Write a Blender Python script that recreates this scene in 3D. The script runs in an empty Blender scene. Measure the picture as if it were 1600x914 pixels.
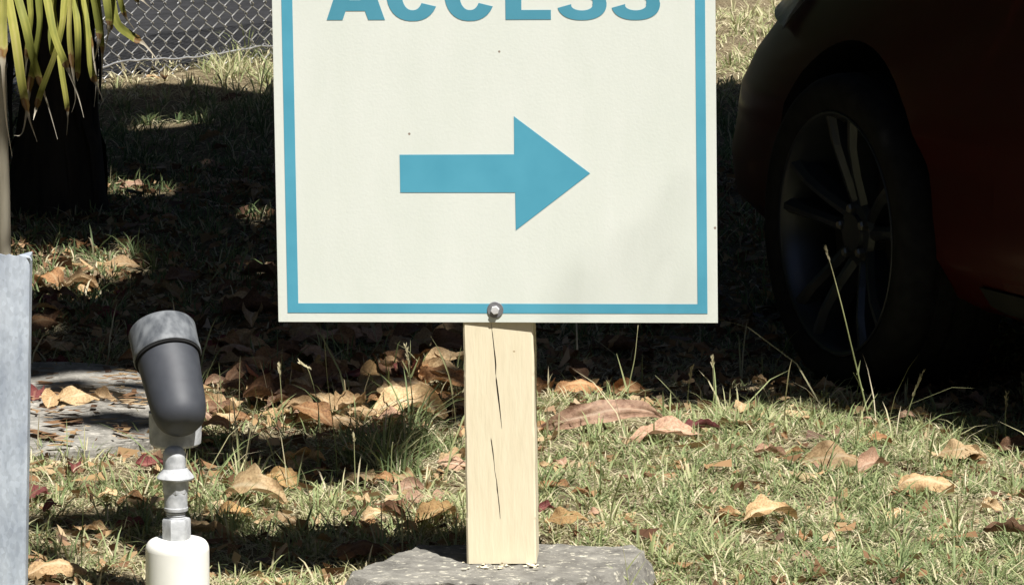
import bpy, bmesh, math, random
import numpy as np
from mathutils import Vector, Matrix, noise

random.seed(7)
rng = np.random.default_rng(11)
R = math.radians
scene = bpy.context.scene
C = scene.collection

# ------------------------------------------------------------------ camera
CAM_H = 1.5
FPX = 8050.0                      # focal length in photo pixels (1600 wide)
PITCH = math.atan((457 + 768.5) / FPX)
cam_d = bpy.data.cameras.new('camera')
cam = bpy.data.objects.new('camera', cam_d)
C.objects.link(cam)
cam.location = (0, 0, CAM_H)
cam.rotation_euler = (math.pi / 2 - PITCH, 0, 0)
cam_d.sensor_width = 36
cam_d.lens = FPX / 1600 * 36
cam_d.clip_start = 0.05
cam_d.clip_end = 2000
scene.camera = cam

# ------------------------------------------------------------------ sky + sun
SUN_AZ = R(30)                    # to the right of straight behind the camera
SUN_EL = R(60)
SUN = Vector((math.sin(SUN_AZ) * math.cos(SUN_EL), -math.cos(SUN_AZ) * math.cos(SUN_EL), math.sin(SUN_EL)))
world = bpy.data.worlds.new('World')
scene.world = world
world.use_nodes = True
wn = world.node_tree.nodes
wl = world.node_tree.links
bg = wn['Background']
sky = wn.new('ShaderNodeTexSky')
sky.sky_type = 'NISHITA'
sky.sun_disc = False
sky.air_density = 0.45
sky.dust_density = 0.5
sky.sun_elevation = SUN_EL
sky.sun_rotation = math.atan2(SUN.x, SUN.y)
wl.new(sky.outputs[0], bg.inputs[0])
bg.inputs[1].default_value = 0.05
sd = bpy.data.lights.new('sun', 'SUN')
sd.energy = 5.0
sd.angle = R(0.5)
sd.color = (1.0, 0.972, 0.925)
so = bpy.data.objects.new('sun', sd)
C.objects.link(so)
so.rotation_euler = SUN.to_track_quat('Z', 'Y').to_euler()
so.location = SUN * 20
scene.view_settings.view_transform = 'Standard'
scene.view_settings.look = 'None'
scene.view_settings.gamma = 1
scene.view_settings.use_curve_mapping = False
scene.view_settings.exposure = 0.82
scene.render.engine = 'CYCLES'
scene.cycles.diffuse_bounces = 2

# ------------------------------------------------------------------ projection helpers (photo pixel -> place)
Fv = Vector((0, math.cos(PITCH), -math.sin(PITCH)))
Uv = Vector((0, math.sin(PITCH), math.cos(PITCH)))
Rv = Vector((1, 0, 0))
CO = Vector((0, 0, CAM_H))

def ray(px, py):
    return Fv + Rv * ((px - 800) / FPX) + Uv * ((457 - py) / FPX)
def gnd(px, py, z=0.0):
    d = ray(px, py)
    return CO + d * ((z - CAM_H) / d.z)
def atY(px, py, Y):
    d = ray(px, py)
    return CO + d * (Y / d.y)
def onplane(px, py, P, N):
    d = ray(px, py)
    return CO + d * ((P - CO).dot(N) / d.dot(N))
def proj(x, y, z):
    """world (numpy ok) -> photo pixel"""
    dx, dy, dz = x, y, z - CAM_H
    f = dy * Fv.y + dz * Fv.z
    u = dy * Uv.y + dz * Uv.z
    return 800 + FPX * dx / f, 457 - FPX * u / f

# ------------------------------------------------------------------ object helpers
def tag(o, label=None, cat=None, group=None, kind=None):
    if label: o['label'] = label
    if cat: o['category'] = cat
    if group: o['group'] = group
    if kind: o['kind'] = kind
    return o
def thing(name, loc, label, cat, group=None):
    o = bpy.data.objects.new(name, None)
    C.objects.link(o)
    o.location = loc
    o.empty_display_size = 0.05
    return tag(o, label, cat, group)
def link(name, me, m=None, parent=None, smooth=False):
    if m is not None and not me.materials:
        me.materials.append(m)
    o = bpy.data.objects.new(name, me)
    C.objects.link(o)
    if parent is not None:
        o.parent = parent
    if smooth:
        me.shade_smooth()
    return o
def from_bm(name, bm, m, parent=None, smooth=False, sharp=None):
    me = bpy.data.meshes.new(name)
    bmesh.ops.recalc_face_normals(bm, faces=bm.faces[:])
    bm.to_mesh(me)
    bm.free()
    o = link(name, me, m, parent, smooth)
    if sharp is not None:
        me.set_sharp_from_angle(angle=R(sharp))
    return o
def setloc(o, root):
    """mesh was modelled in world space: shift into the root's space (root has no rotation)"""
    o.data.transform(Matrix.Translation(-root.location))
    return o
def tube_bm(bm, pts, rads, n=8, cap=True):
    rings = []
    pts = [Vector(p) for p in pts]
    up = None
    for i, p in enumerate(pts):
        t = (pts[min(i + 1, len(pts) - 1)] - pts[max(i - 1, 0)]).normalized()
        if up is None:
            up = t.orthogonal().normalized()
        else:
            up = (up - t * up.dot(t)).normalized()
        b = t.cross(up)
        r = rads[i] if hasattr(rads, '__len__') else rads
        rings.append([bm.verts.new(p + (up * math.cos(a) + b * math.sin(a)) * r)
                      for a in [2 * math.pi * k / n for k in range(n)]])
    for a, b_ in zip(rings[:-1], rings[1:]):
        for k in range(n):
            bm.faces.new((a[k], a[(k + 1) % n], b_[(k + 1) % n], b_[k]))
    if cap:
        bm.faces.new(rings[0][::-1])
        bm.faces.new(rings[-1])
    return rings
def lathe_bm(prof, n=48, M=None, hexa=False):
    """prof: list of (r, h) along +Z"""
    bm = bmesh.new()
    rings = []
    for r, h in prof:
        if r < 1e-6:
            rings.append([bm.verts.new((0, 0, h))])
        else:
            rings.append([bm.verts.new((r * math.cos(2 * math.pi * k / n), r * math.sin(2 * math.pi * k / n), h)) for k in range(n)])
    for a, b in zip(rings[:-1], rings[1:]):
        if len(a) == 1 and len(b) == 1: continue
        for k in range(n):
            k2 = (k + 1) % n
            if len(a) == 1: bm.faces.new((a[0], b[k2], b[k]))
            elif len(b) == 1: bm.faces.new((a[k], a[k2], b[0]))
            else: bm.faces.new((a[k], a[k2], b[k2], b[k]))
    if M is not None:
        bm.transform(M)
    return bm
def plate_bm(loops, depth, M):
    """closed 2D loops (outer + holes) -> extruded plate of thickness depth, back at local z=0"""
    bm = bmesh.new()
    edges = []
    for lp in loops:
        vs = [bm.verts.new((x, y, 0)) for x, y in lp]
        for i in range(len(vs)):
            edges.append(bm.edges.new((vs[i], vs[(i + 1) % len(vs)])))
    bmesh.ops.triangle_fill(bm, use_beauty=True, use_dissolve=False, edges=edges)
    r = bmesh.ops.extrude_face_region(bm, geom=bm.faces[:])
    for v in [g for g in r['geom'] if isinstance(g, bmesh.types.BMVert)]:
        v.co.z += depth
    bmesh.ops.recalc_face_normals(bm, faces=bm.faces[:])
    bm.transform(M)
    return bm
def box_bm(x0, x1, y0, y1, z0, z1, bev=0.0):
    bm = bmesh.new()
    bmesh.ops.create_cube(bm, size=1)
    bm.transform(Matrix.Translation(((x0 + x1) / 2, (y0 + y1) / 2, (z0 + z1) / 2)) @ Matrix.Diagonal((x1 - x0, y1 - y0, z1 - z0, 1)))
    if bev:
        bmesh.ops.bevel(bm, geom=bm.edges[:], offset=bev, segments=2, affect='EDGES', profile=0.5)
    return bm

# ------------------------------------------------------------------ materials
def nmat(name):
    m = bpy.data.materials.new(name)
    m.use_nodes = True
    nt = m.node_tree
    return m, nt.nodes, nt.links, nt.nodes['Principled BSDF']
def ramp(N, stops):
    r = N.new('ShaderNodeValToRGB')
    e = r.color_ramp.elements
    while len(e) < len(stops): e.new(0.5)
    for i, (p, c) in enumerate(stops):
        e[i].position = p
        e[i].color = (*c, 1) if len(c) == 3 else c
    return r
def mat_noise(name, c1, c2, scale=20, rough=0.7, bump=0.0, bscale=80, metallic=0.0, stretch=(1, 1, 1), lo=0.35, hi=0.65, detail=6, coat=0.0, spec=0.5):
    m, N, L, P = nmat(name)
    tc = N.new('ShaderNodeTexCoord')
    mp = N.new('ShaderNodeMapping')
    mp.inputs['Scale'].default_value = stretch
    L.new(tc.outputs['Object'], mp.inputs[0])
    no = N.new('ShaderNodeTexNoise')
    no.inputs['Scale'].default_value = scale
    no.inputs['Detail'].default_value = detail
    L.new(mp.outputs[0], no.inputs['Vector'])
    rp = ramp(N, [(lo, c1), (hi, c2)])
    L.new(no.outputs[0], rp.inputs[0])
    L.new(rp.outputs[0], P.inputs['Base Color'])
    P.inputs['Roughness'].default_value = rough
    P.inputs['Metallic'].default_value = metallic
    P.inputs['Coat Weight'].default_value = coat
    P.inputs['Specular IOR Level'].default_value = spec
    if bump:
        n2 = N.new('ShaderNodeTexNoise')
        n2.inputs['Scale'].default_value = bscale
        n2.inputs['Detail'].default_value = 8
        L.new(mp.outputs[0], n2.inputs['Vector'])
        b = N.new('ShaderNodeBump')
        b.inputs['Strength'].default_value = bump
        b.inputs['Distance'].default_value = 0.004
        L.new(n2.outputs[0], b.inputs['Height'])
        L.new(b.outputs[0], P.inputs['Normal'])
    return m

def leafy(name, stops, rough=0.6, trans=0.25, attr='tint', spec=0.3):
    """thin plant material: colour from per-point 'tint', with translucency"""
    m, N, L, P = nmat(name)
    at = N.new('ShaderNodeAttribute')
    at.attribute_name = attr
    rp = ramp(N, stops)
    L.new(at.outputs['Fac'], rp.inputs[0])
    L.new(rp.outputs[0], P.inputs['Base Color'])
    P.inputs['Roughness'].default_value = rough
    P.inputs['Specular IOR Level'].default_value = spec
    tr = N.new('ShaderNodeBsdfTranslucent')
    L.new(rp.outputs[0], tr.inputs[0])
    mx = N.new('ShaderNodeMixShader')
    mx.inputs[0].default_value = trans
    L.new(P.outputs[0], mx.inputs[1])
    L.new(tr.outputs[0], mx.inputs[2])
    L.new(mx.outputs[0], N['Material Output'].inputs[0])
    return m

def dead_leaf_mat(name, base, vein, blotch, trans=0.18):
    m, N, L, P = nmat(name)
    tc = N.new('ShaderNodeTexCoord')
    oi = N.new('ShaderNodeObjectInfo')
    add = N.new('ShaderNodeVectorMath'); add.operation = 'ADD'
    L.new(tc.outputs['Object'], add.inputs[0])
    cmb = N.new('ShaderNodeCombineXYZ')
    mu = N.new('ShaderNodeMath'); mu.operation = 'MULTIPLY'; mu.inputs[1].default_value = 37.0
    L.new(oi.outputs['Random'], mu.inputs[0])
    for i in range(3): L.new(mu.outputs[0], cmb.inputs[i])
    L.new(cmb.outputs[0], add.inputs[1])
    n1 = N.new('ShaderNodeTexNoise'); n1.inputs['Scale'].default_value = 28; n1.inputs['Detail'].default_value = 5
    L.new(add.outputs[0], n1.inputs['Vector'])
    r1 = ramp(N, [(0.3, blotch), (0.5, base), (0.72, tuple(min(1, c * 1.35) for c in base))])
    L.new(n1.outputs[0], r1.inputs[0])
    uv = N.new('ShaderNodeAttribute'); uv.attribute_name = 'vein'
    mx = N.new('ShaderNodeMix'); mx.data_type = 'RGBA'
    L.new(uv.outputs['Fac'], mx.inputs['Factor'])
    L.new(r1.outputs[0], mx.inputs['A'])
    mx.inputs['B'].default_value = (*vein, 1)
    hs = N.new('ShaderNodeHueSaturation')
    mr = N.new('ShaderNodeMapRange'); mr.inputs['To Min'].default_value = 0.7; mr.inputs['To Max'].default_value = 1.3
    L.new(oi.outputs['Random'], mr.inputs[0])
    L.new(mr.outputs[0], hs.inputs['Value'])
    L.new(mx.outputs['Result'], hs.inputs['Color'])
    L.new(hs.outputs[0], P.inputs['Base Color'])
    P.inputs['Roughness'].default_value = 0.62
    P.inputs['Specular IOR Level'].default_value = 0.35
    b = N.new('ShaderNodeBump'); b.inputs['Strength'].default_value = 0.6; b.inputs['Distance'].default_value = 0.002
    n2 = N.new('ShaderNodeTexNoise'); n2.inputs['Scale'].default_value = 120; n2.inputs['Detail'].default_value = 6
    L.new(add.outputs[0], n2.inputs['Vector']); L.new(n2.outputs[0], b.inputs['Height']); L.new(b.outputs[0], P.inputs['Normal'])
    tr = N.new('ShaderNodeBsdfTranslucent'); L.new(hs.outputs[0], tr.inputs[0])
    ms = N.new('ShaderNodeMixShader'); ms.inputs[0].default_value = trans
    L.new(P.outputs[0], ms.inputs[1]); L.new(tr.outputs[0], ms.inputs[2])
    L.new(ms.outputs[0], N['Material Output'].inputs[0])
    return m

def ground_mat():
    m, N, L, P = nmat('soil_and_thatch')
    tc = N.new('ShaderNodeTexCoord')
    n1 = N.new('ShaderNodeTexNoise'); n1.inputs['Scale'].default_value = 7; n1.inputs['Detail'].default_value = 8
    n2 = N.new('ShaderNodeTexNoise'); n2.inputs['Scale'].default_value = 140; n2.inputs['Detail'].default_value = 8
    L.new(tc.outputs['Object'], n1.inputs['Vector']); L.new(tc.outputs['Object'], n2.inputs['Vector'])
    r1 = ramp(N, [(0.35, (0.075, 0.055, 0.034)), (0.6, (0.17, 0.135, 0.075))])
    r2 = ramp(N, [(0.35, (0.07, 0.054, 0.035)), (0.52, (0.23, 0.185, 0.115)), (0.68, (0.42, 0.35, 0.235))])
    L.new(n1.outputs[0], r1.inputs[0]); L.new(n2.outputs[0], r2.inputs[0])
    mx = N.new('ShaderNodeMix'); mx.data_type = 'RGBA'; mx.inputs['Factor'].default_value = 0.55
    L.new(r1.outputs[0], mx.inputs['A']); L.new(r2.outputs[0], mx.inputs['B'])
    L.new(mx.outputs['Result'], P.inputs['Base Color'])
    P.inputs['Roughness'].default_value = 0.95
    P.inputs['Specular IOR Level'].default_value = 0.1
    b = N.new('ShaderNodeBump'); b.inputs['Strength'].default_value = 0.9; b.inputs['Distance'].default_value = 0.012
    L.new(n2.outputs[0], b.inputs['Height']); L.new(b.outputs[0], P.inputs['Normal'])
    return m

def sign_mat():
    m, N, L, P = nmat('sign_white')
    tc = N.new('ShaderNodeTexCoord')
    vo = N.new('ShaderNodeTexVoronoi'); vo.inputs['Scale'].default_value = 24; vo.inputs['Randomness'].default_value = 1
    L.new(tc.outputs['Object'], vo.inputs['Vector'])
    lt = N.new('ShaderNodeMath'); lt.operation = 'LESS_THAN'; lt.inputs[1].default_value = 0.042
    L.new(vo.outputs['Distance'], lt.inputs[0])
    n0 = N.new('ShaderNodeTexNoise'); n0.inputs['Scale'].default_value = 5
    L.new(tc.outputs['Object'], n0.inputs['Vector'])
    gt = N.new('ShaderNodeMath'); gt.operation = 'GREATER_THAN'; gt.inputs[1].default_value = 0.53
    L.new(n0.outputs[0], gt.inputs[0])
    mu = N.new('ShaderNodeMath'); mu.operation = 'MULTIPLY'
    L.new(lt.outputs[0], mu.inputs[0]); L.new(gt.outputs[0], mu.inputs[1])
    n1 = N.new('ShaderNodeTexNoise'); mp1 = N.new('ShaderNodeMapping'); mp1.inputs['Scale'].default_value = (1.6, 1.6, 0.5)
    n1.inputs['Scale'].default_value = 7; n1.inputs['Detail'].default_value = 10; n1.inputs['Roughness'].default_value = 0.65
    L.new(tc.outputs['Object'], mp1.inputs[0]); L.new(mp1.outputs[0], n1.inputs['Vector'])
    r1 = ramp(N, [(0.3, (0.62, 0.655, 0.59)), (0.7, (0.68, 0.705, 0.65))])
    L.new(n1.outputs[0], r1.inputs[0])
    mx = N.new('ShaderNodeMix'); mx.data_type = 'RGBA'
    L.new(mu.outputs[0], mx.inputs['Factor']); L.new(r1.outputs[0], mx.inputs['A'])
    mx.inputs['B'].default_value = (0.25, 0.2, 0.16, 1)
    L.new(mx.outputs['Result'], P.inputs['Base Color'])
    P.inputs['Roughness'].default_value = 0.55
    n2 = N.new('ShaderNodeTexNoise'); n2.inputs['Scale'].default_value = 260
    L.new(tc.outputs['Object'], n2.inputs['Vector'])
    b = N.new('ShaderNodeBump'); b.inputs['Strength'].default_value = 0.12; b.inputs['Distance'].default_value = 0.001
    L.new(n2.outputs[0], b.inputs['Height']); L.new(b.outputs[0], P.inputs['Normal'])
    return m

def concrete_mat(name, dark, mid, pale):
    m, N, L, P = nmat(name)
    tc = N.new('ShaderNodeTexCoord')
    n1 = N.new('ShaderNodeTexNoise'); n1.inputs['Scale'].default_value = 26; n1.inputs['Detail'].default_value = 12; n1.inputs['Roughness'].default_value = 0.72
    n2 = N.new('ShaderNodeTexNoise'); n2.inputs['Scale'].default_value = 120; n2.inputs['Detail'].default_value = 12; n2.inputs['Roughness'].default_value = 0.7
    mp = N.new('ShaderNodeMapping'); mp.inputs['Scale'].default_value = (0.55, 1, 1)
    L.new(tc.outputs['Object'], n1.inputs['Vector']); L.new(tc.outputs['Object'], mp.inputs[0]); L.new(mp.outputs[0], n2.inputs['Vector'])
    r1 = ramp(N, [(0.3, dark), (0.7, mid)])
    L.new(n1.outputs[0], r1.inputs[0])
    r2 = ramp(N, [(0.56, (0, 0, 0)), (0.62, (1, 1, 1))])
    L.new(n2.outputs[0], r2.inputs[0])
    mx = N.new('ShaderNodeMix'); mx.data_type = 'RGBA'
    L.new(r2.outputs[0], mx.inputs['Factor']); L.new(r1.outputs[0], mx.inputs['A']); mx.inputs['B'].default_value = (*pale, 1)
    L.new(mx.outputs['Result'], P.inputs['Base Color'])
    P.inputs['Roughness'].default_value = 0.92
    b = N.new('ShaderNodeBump'); b.inputs['Strength'].default_value = 0.9; b.inputs['Distance'].default_value = 0.004
    L.new(n2.outputs[0], b.inputs['Height']); L.new(b.outputs[0], P.inputs['Normal'])
    return m

M = {}
M['ground'] = ground_mat()
M['asphalt'] = mat_noise('dark_asphalt', (0.006, 0.006, 0.007), (0.020, 0.020, 0.023), scale=26, rough=0.9, bump=0.8, bscale=150)
M['sign'] = sign_mat()
M['teal'] = mat_noise('teal_vinyl', (0.066, 0.30, 0.415), (0.083, 0.34, 0.46), scale=14, rough=0.5)
M['teal_dark'] = mat_noise('teal_letter_vinyl', (0.062, 0.26, 0.35), (0.075, 0.285, 0.385), scale=14, rough=0.5)
M['timber'] = mat_noise('cream_painted_timber', (0.665, 0.585, 0.41), (0.71, 0.63, 0.45), scale=70, rough=0.8, bump=0.18, bscale=130, stretch=(1.5, 1.5, 0.22), lo=0.28, hi=0.55, detail=10)
def specks(m, col, scale, r, sparse=0.5):
    N, L = m.node_tree.nodes, m.node_tree.links
    P = N['Principled BSDF']; tc = N.new('ShaderNodeTexCoord')
    mp = N.new('ShaderNodeMapping'); mp.inputs['Scale'].default_value = (1, 1, 1.6)
    no = N.new('ShaderNodeTexNoise'); no.inputs['Scale'].default_value = scale * .6; no.inputs['Detail'].default_value = 4
    vo = N.new('ShaderNodeTexVoronoi'); vo.inputs['Scale'].default_value = scale
    L.new(tc.outputs['Object'], mp.inputs[0]); L.new(mp.outputs[0], vo.inputs['Vector']); L.new(mp.outputs[0], no.inputs['Vector'])
    mu = N.new('ShaderNodeMath'); mu.operation = 'MULTIPLY'; L.new(no.outputs[0], mu.inputs[0]); mu.inputs[1].default_value = r * 2
    lt = N.new('ShaderNodeMath'); lt.operation = 'LESS_THAN'; L.new(vo.outputs['Distance'], lt.inputs[0]); L.new(mu.outputs[0], lt.inputs[1])
    wn2 = N.new('ShaderNodeMath'); wn2.operation = 'LESS_THAN'; wn2.inputs[1].default_value = sparse
    sep = N.new('ShaderNodeSeparateColor'); L.new(vo.outputs['Color'], sep.inputs[0]); L.new(sep.outputs[0], wn2.inputs[0])
    m2 = N.new('ShaderNodeMath'); m2.operation = 'MULTIPLY'; L.new(lt.outputs[0], m2.inputs[0]); L.new(wn2.outputs[0], m2.inputs[1])
    old = P.inputs['Base Color'].links[0].from_socket
    mx = N.new('ShaderNodeMix'); mx.data_type = 'RGBA'; L.new(m2.outputs[0], mx.inputs['Factor']); L.new(old, mx.inputs['A']); mx.inputs['B'].default_value = (*col, 1)
    L.new(mx.outputs['Result'], P.inputs['Base Color'])
specks(M['timber'], (0.36, 0.27, 0.15), 60, 0.10, 0.04)
M['crack'] = mat_noise('raw_timber', (0.06, 0.04, 0.025), (0.12, 0.08, 0.05), scale=30, rough=0.95)
M['concrete'] = concrete_mat('old_concrete', (0.085, 0.080, 0.070), (0.29, 0.275, 0.24), (0.50, 0.47, 0.38))
M['slab'] = concrete_mat('weathered_slab', (0.09, 0.083, 0.07), (0.40, 0.38, 0.335), (0.52, 0.49, 0.43))
M['bolt'] = mat_noise('zinc_bolt', (0.60, 0.60, 0.60), (0.75, 0.75, 0.75), scale=60, rough=0.4, metallic=0.3)
M['washer'] = mat_noise('grey_washer', (0.17, 0.17, 0.18), (0.26, 0.26, 0.27), scale=60, rough=0.5, metallic=0.5)
M['galv'] = mat_noise('galvanised_steel', (0.30, 0.34, 0.40), (0.47, 0.52, 0.58), scale=38, rough=0.55, metallic=0.25, bump=0.15, bscale=120, stretch=(1, 1, 0.35))
def spangle(m):
    N, L = m.node_tree.nodes, m.node_tree.links
    P = N['Principled BSDF']; tc = N.new('ShaderNodeTexCoord')
    vo = N.new('ShaderNodeTexVoronoi'); vo.inputs['Scale'].default_value = 230
    mp = N.new('ShaderNodeMapping'); mp.inputs['Scale'].default_value = (1, 1, 0.6)
    L.new(tc.outputs['Object'], mp.inputs[0]); L.new(mp.outputs[0], vo.inputs['Vector'])
    old = P.inputs['Base Color'].links[0].from_socket
    hs = N.new('ShaderNodeHueSaturation'); mr = N.new('ShaderNodeMapRange'); mr.inputs['To Min'].default_value = 0.86; mr.inputs['To Max'].default_value = 1.14
    L.new(vo.outputs['Color'], mr.inputs[0]); L.new(mr.outputs[0], hs.inputs['Value']); L.new(old, hs.inputs['Color']); L.new(hs.outputs[0], P.inputs['Base Color'])
spangle(M['galv'])
M['wire'] = mat_noise('galvanised_wire', (0.40, 0.40, 0.40), (0.62, 0.62, 0.62), scale=30, rough=0.3, metallic=0.6)
M['pvc'] = mat_noise('white_pvc', (0.76, 0.75, 0.69), (0.84, 0.83, 0.78), scale=12, rough=0.42)
M['conduit'] = mat_noise('grey_conduit', (0.30, 0.31, 0.32), (0.50, 0.51, 0.52), scale=70, rough=0.6, bump=0.25, detail=9)
M['lamp'] = mat_noise('charcoal_lamp_body', (0.028, 0.031, 0.039), (0.044, 0.048, 0.057), scale=30, rough=0.6, detail=10)
M['bezel'] = mat_noise('chalky_grey_bezel', (0.055, 0.061, 0.070), (0.155, 0.165, 0.175), scale=75, rough=0.6, stretch=(1, 1, 0.3))
M['rubber_black'] = mat_noise('black_rubber', (0.007, 0.007, 0.007), (0.013, 0.013, 0.013), scale=40, rough=0.9, spec=0.15)
M['lens'] = mat_noise('lamp_glass', (0.25, 0.26, 0.27), (0.3, 0.31, 0.32), rough=0.1)
M['paint'] = mat_noise('dark_red_paint', (0.027, 0.0024, 0.0018), (0.032, 0.003, 0.002), scale=4, rough=0.42, coat=0.12, spec=0.12)
M['paint'].node_tree.nodes['Principled BSDF'].inputs['Coat Roughness'].default_value = 0.12
M['glass'] = mat_noise('car_glass', (0.012, 0.013, 0.014), (0.016, 0.017, 0.018), rough=0.06)
M['trim'] = mat_noise('black_plastic_trim', (0.008, 0.008, 0.008), (0.014, 0.014, 0.014), rough=0.85, spec=0.15)
M['alloy'] = mat_noise('grey_alloy', (0.13, 0.13, 0.125), (0.17, 0.17, 0.165), scale=10, rough=0.28, metallic=0.8)
M['alloy_dark'] = mat_noise('dark_alloy', (0.022, 0.026, 0.032), (0.036, 0.041, 0.05), scale=10, rough=0.35, metallic=0.5)
M['headlamp'] = mat_noise('headlamp_cover', (0.5, 0.5, 0.48), (0.7, 0.7, 0.68), scale=25, rough=0.15)
M['taillamp'] = mat_noise('red_lamp_cover', (0.3, 0.01, 0.01), (0.4, 0.015, 0.012), scale=25, rough=0.15)
M['bark'] = mat_noise('bark', (0.03, 0.022, 0.015), (0.09, 0.065, 0.045), scale=18, rough=0.95, bump=1.0, bscale=30, stretch=(1, 1, 0.25))
M['fibre'] = mat_noise('dark_fibrous_trunk', (0.012, 0.009, 0.006), (0.05, 0.036, 0.022), scale=30, rough=0.95, bump=1.0, bscale=40, stretch=(1, 1, 0.15))
M['cane'] = mat_noise('pale_dry_cane', (0.30, 0.265, 0.19), (0.47, 0.43, 0.33), scale=40, rough=0.8, bump=0.5, stretch=(1, 1, 0.1))
M['grass'] = leafy('grass_blades', [(0.0, (0.09, 0.135, 0.055)), (0.35, (0.25, 0.31, 0.135)), (0.55, (0.41, 0.435, 0.21)), (0.72, (0.57, 0.52, 0.32)), (1.0, (0.70, 0.62, 0.44))], trans=0.38)
M['strap'] = leafy('strap_leaf', [(0.0, (0.12, 0.14, 0.03)), (0.4, (0.24, 0.25, 0.055)), (0.62, (0.40, 0.38, 0.09)), (0.78, (0.50, 0.44, 0.16)), (0.86, (0.26, 0.13, 0.045)), (0.92, (0.55, 0.48, 0.35)), (1.0, (0.62, 0.56, 0.45))], rough=0.6, trans=0.3, spec=0.2)
M['canopy'] = leafy('canopy_leaf', [(0.0, (0.03, 0.06, 0.014)), (1.0, (0.07, 0.105, 0.028))], trans=0.05)
M['clover'] = leafy('clover_leaf', [(0.0, (0.10, 0.2, 0.05)), (1.0, (0.18, 0.3, 0.08))], trans=0.3)
LEAF = {
    'tan': dead_leaf_mat('dead_leaf_tan', (0.43, 0.29, 0.15), (0.55, 0.42, 0.26), (0.26, 0.15, 0.07)),
    'pale': dead_leaf_mat('dead_leaf_pale', (0.52, 0.37, 0.20), (0.62, 0.5, 0.32), (0.36, 0.22, 0.11)),
    'orange': dead_leaf_mat('dead_leaf_orange', (0.34, 0.18, 0.08), (0.45, 0.29, 0.15), (0.18, 0.085, 0.04)),
    'pink': dead_leaf_mat('dead_leaf_pinkish', (0.40, 0.25, 0.165), (0.52, 0.38, 0.27), (0.26, 0.14, 0.09)),
    'red': dead_leaf_mat('dead_leaf_crimson', (0.20, 0.055, 0.05), (0.3, 0.14, 0.1), (0.10, 0.025, 0.025)),
    'brown': dead_leaf_mat('dead_leaf_brown', (0.16, 0.085, 0.045), (0.24, 0.15, 0.09), (0.08, 0.04, 0.022)),
    'gold': dead_leaf_mat('dead_leaf_gold', (0.44, 0.275, 0.115), (0.55, 0.40, 0.21), (0.28, 0.15, 0.06)),
}

# ------------------------------------------------------------------ light mask of the place (where tree shade falls on the ground), in photo pixels
def inpoly(px, py, poly):
    c = np.zeros(px.shape, bool)
    n = len(poly)
    for i in range(n):
        x1, y1 = poly[i]; x2, y2 = poly[(i + 1) % n]
        cond = ((y1 > py) != (y2 > py))
        xi = (x2 - x1) * (py - y1) / ((y2 - y1) if y2 != y1 else 1e-9) + x1
        c ^= cond & (px < xi)
    return c
def ell(px, py, cx, cy, rx, ry):
    return ((px - cx) / rx) ** 2 + ((py - cy) / ry) ** 2 < 1
def shade(px, py):
    wob = 14 * np.sin(px * 0.021 + 1.3) + 9 * np.sin(px * 0.057) + 7 * np.sin(px * 0.11 + py * 0.06)
    s = (py + 0.8 * wob) < np.where(px > 1150, 642, np.where(px > 830, 624, 612))
    # lit patches inside the shade
    for e in [(205, 291, 95, 11), (190, 418, 50, 32), (395, 342, 46, 13), (265, 195, 85, 8), (400, 425, 46, 13), (150, 470, 40, 12), (330, 390, 22, 8), (300, 255, 24, 5),
              (62, 525, 40, 26), (675, 555, 36, 16), (640, 652, 78, 24), (690, 612, 40, 14), (600, 592, 32, 20), (520, 668, 85, 11), (1170, 615, 50, 6), (900, 606, 40, 9), (940, 636, 130, 30), (905, 576, 36, 7), (1065, 602, 50, 8), (1185, 603, 75, 9), (1300, 626, 60, 9), (1430, 628, 70, 8), (1550, 632, 60, 9), (1020, 562, 30, 5),
              (1205, 527, 16, 8), (470, 528, 22, 6), (1500, 606, 40, 4), (360, 640, 30, 12),
              (150, 610, 110, 14), (135, 650, 110, 26)]:
        s &= ~ell(px, py, *e)
    # dark patches in the lit part
    for e in [(500, 722, 105, 26), (470, 640, 90, 14), (560, 700, 60, 12), (330, 712, 40, 16), (190, 676, 45, 11), (708, 660, 16, 14), (585, 640, 22, 9)]:
        s |= ell(px, py, *e)
    s |= inpoly(px, py, [(40, 812), (165, 800), (213, 782), (300, 800), (350, 806), (440, 838), (530, 858), (630, 852), (640, 960), (190, 960), (150, 878), (40, 866)])
    far = inpoly(px, py, [(-900, 152), (150, 150), (300, 140), (440, 150), (1100, 132), (2600, 100), (2600, -300), (-900, -300)])
    s &= ~far
    return s

# ------------------------------------------------------------------ ground
def gz(x, y):
    return 0.010 * np.sin(x * 3.1 + y * 1.7) + 0.008 * np.sin(x * 7.3 - y * 4.1 + 1.0) + 0.005 * np.sin(x * 13 + y * 17)
def grid_axis(lo, hi, a, b, fine):
    mid = np.arange(a, b + 1e-6, fine)
    l = a - np.geomspace(fine * 2, a - lo, 18)[::-1]
    r = b + np.geomspace(fine * 2, hi - b, 18)
    return np.concatenate([l, mid, r])
gx = grid_axis(-300, 300, -3, 3, 0.06)
gy = grid_axis(-100, 600, 5, 17, 0.06)
XX, YY = np.meshgrid(gx, gy)
fade = np.clip(1 - (np.maximum(np.abs(XX) - 3, 0) + np.maximum(YY - 17, 0) + np.maximum(5 - YY, 0)) / 3, 0, 1)
ZZ = gz(XX, YY) * fade
def grid_mesh(name, X, Y, Z):
    nx, ny = X.shape[1], X.shape[0]
    me = bpy.data.meshes.new(name)
    co = np.stack([X, Y, Z], -1).reshape(-1, 3).astype(np.float32)
    i = np.arange(nx * ny).reshape(ny, nx)
    q = np.stack([i[:-1, :-1], i[:-1, 1:], i[1:, 1:], i[1:, :-1]], -1).reshape(-1, 4)
    fast_mesh(me, co, q.reshape(-1), np.arange(0, q.size, 4))
    return me
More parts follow.
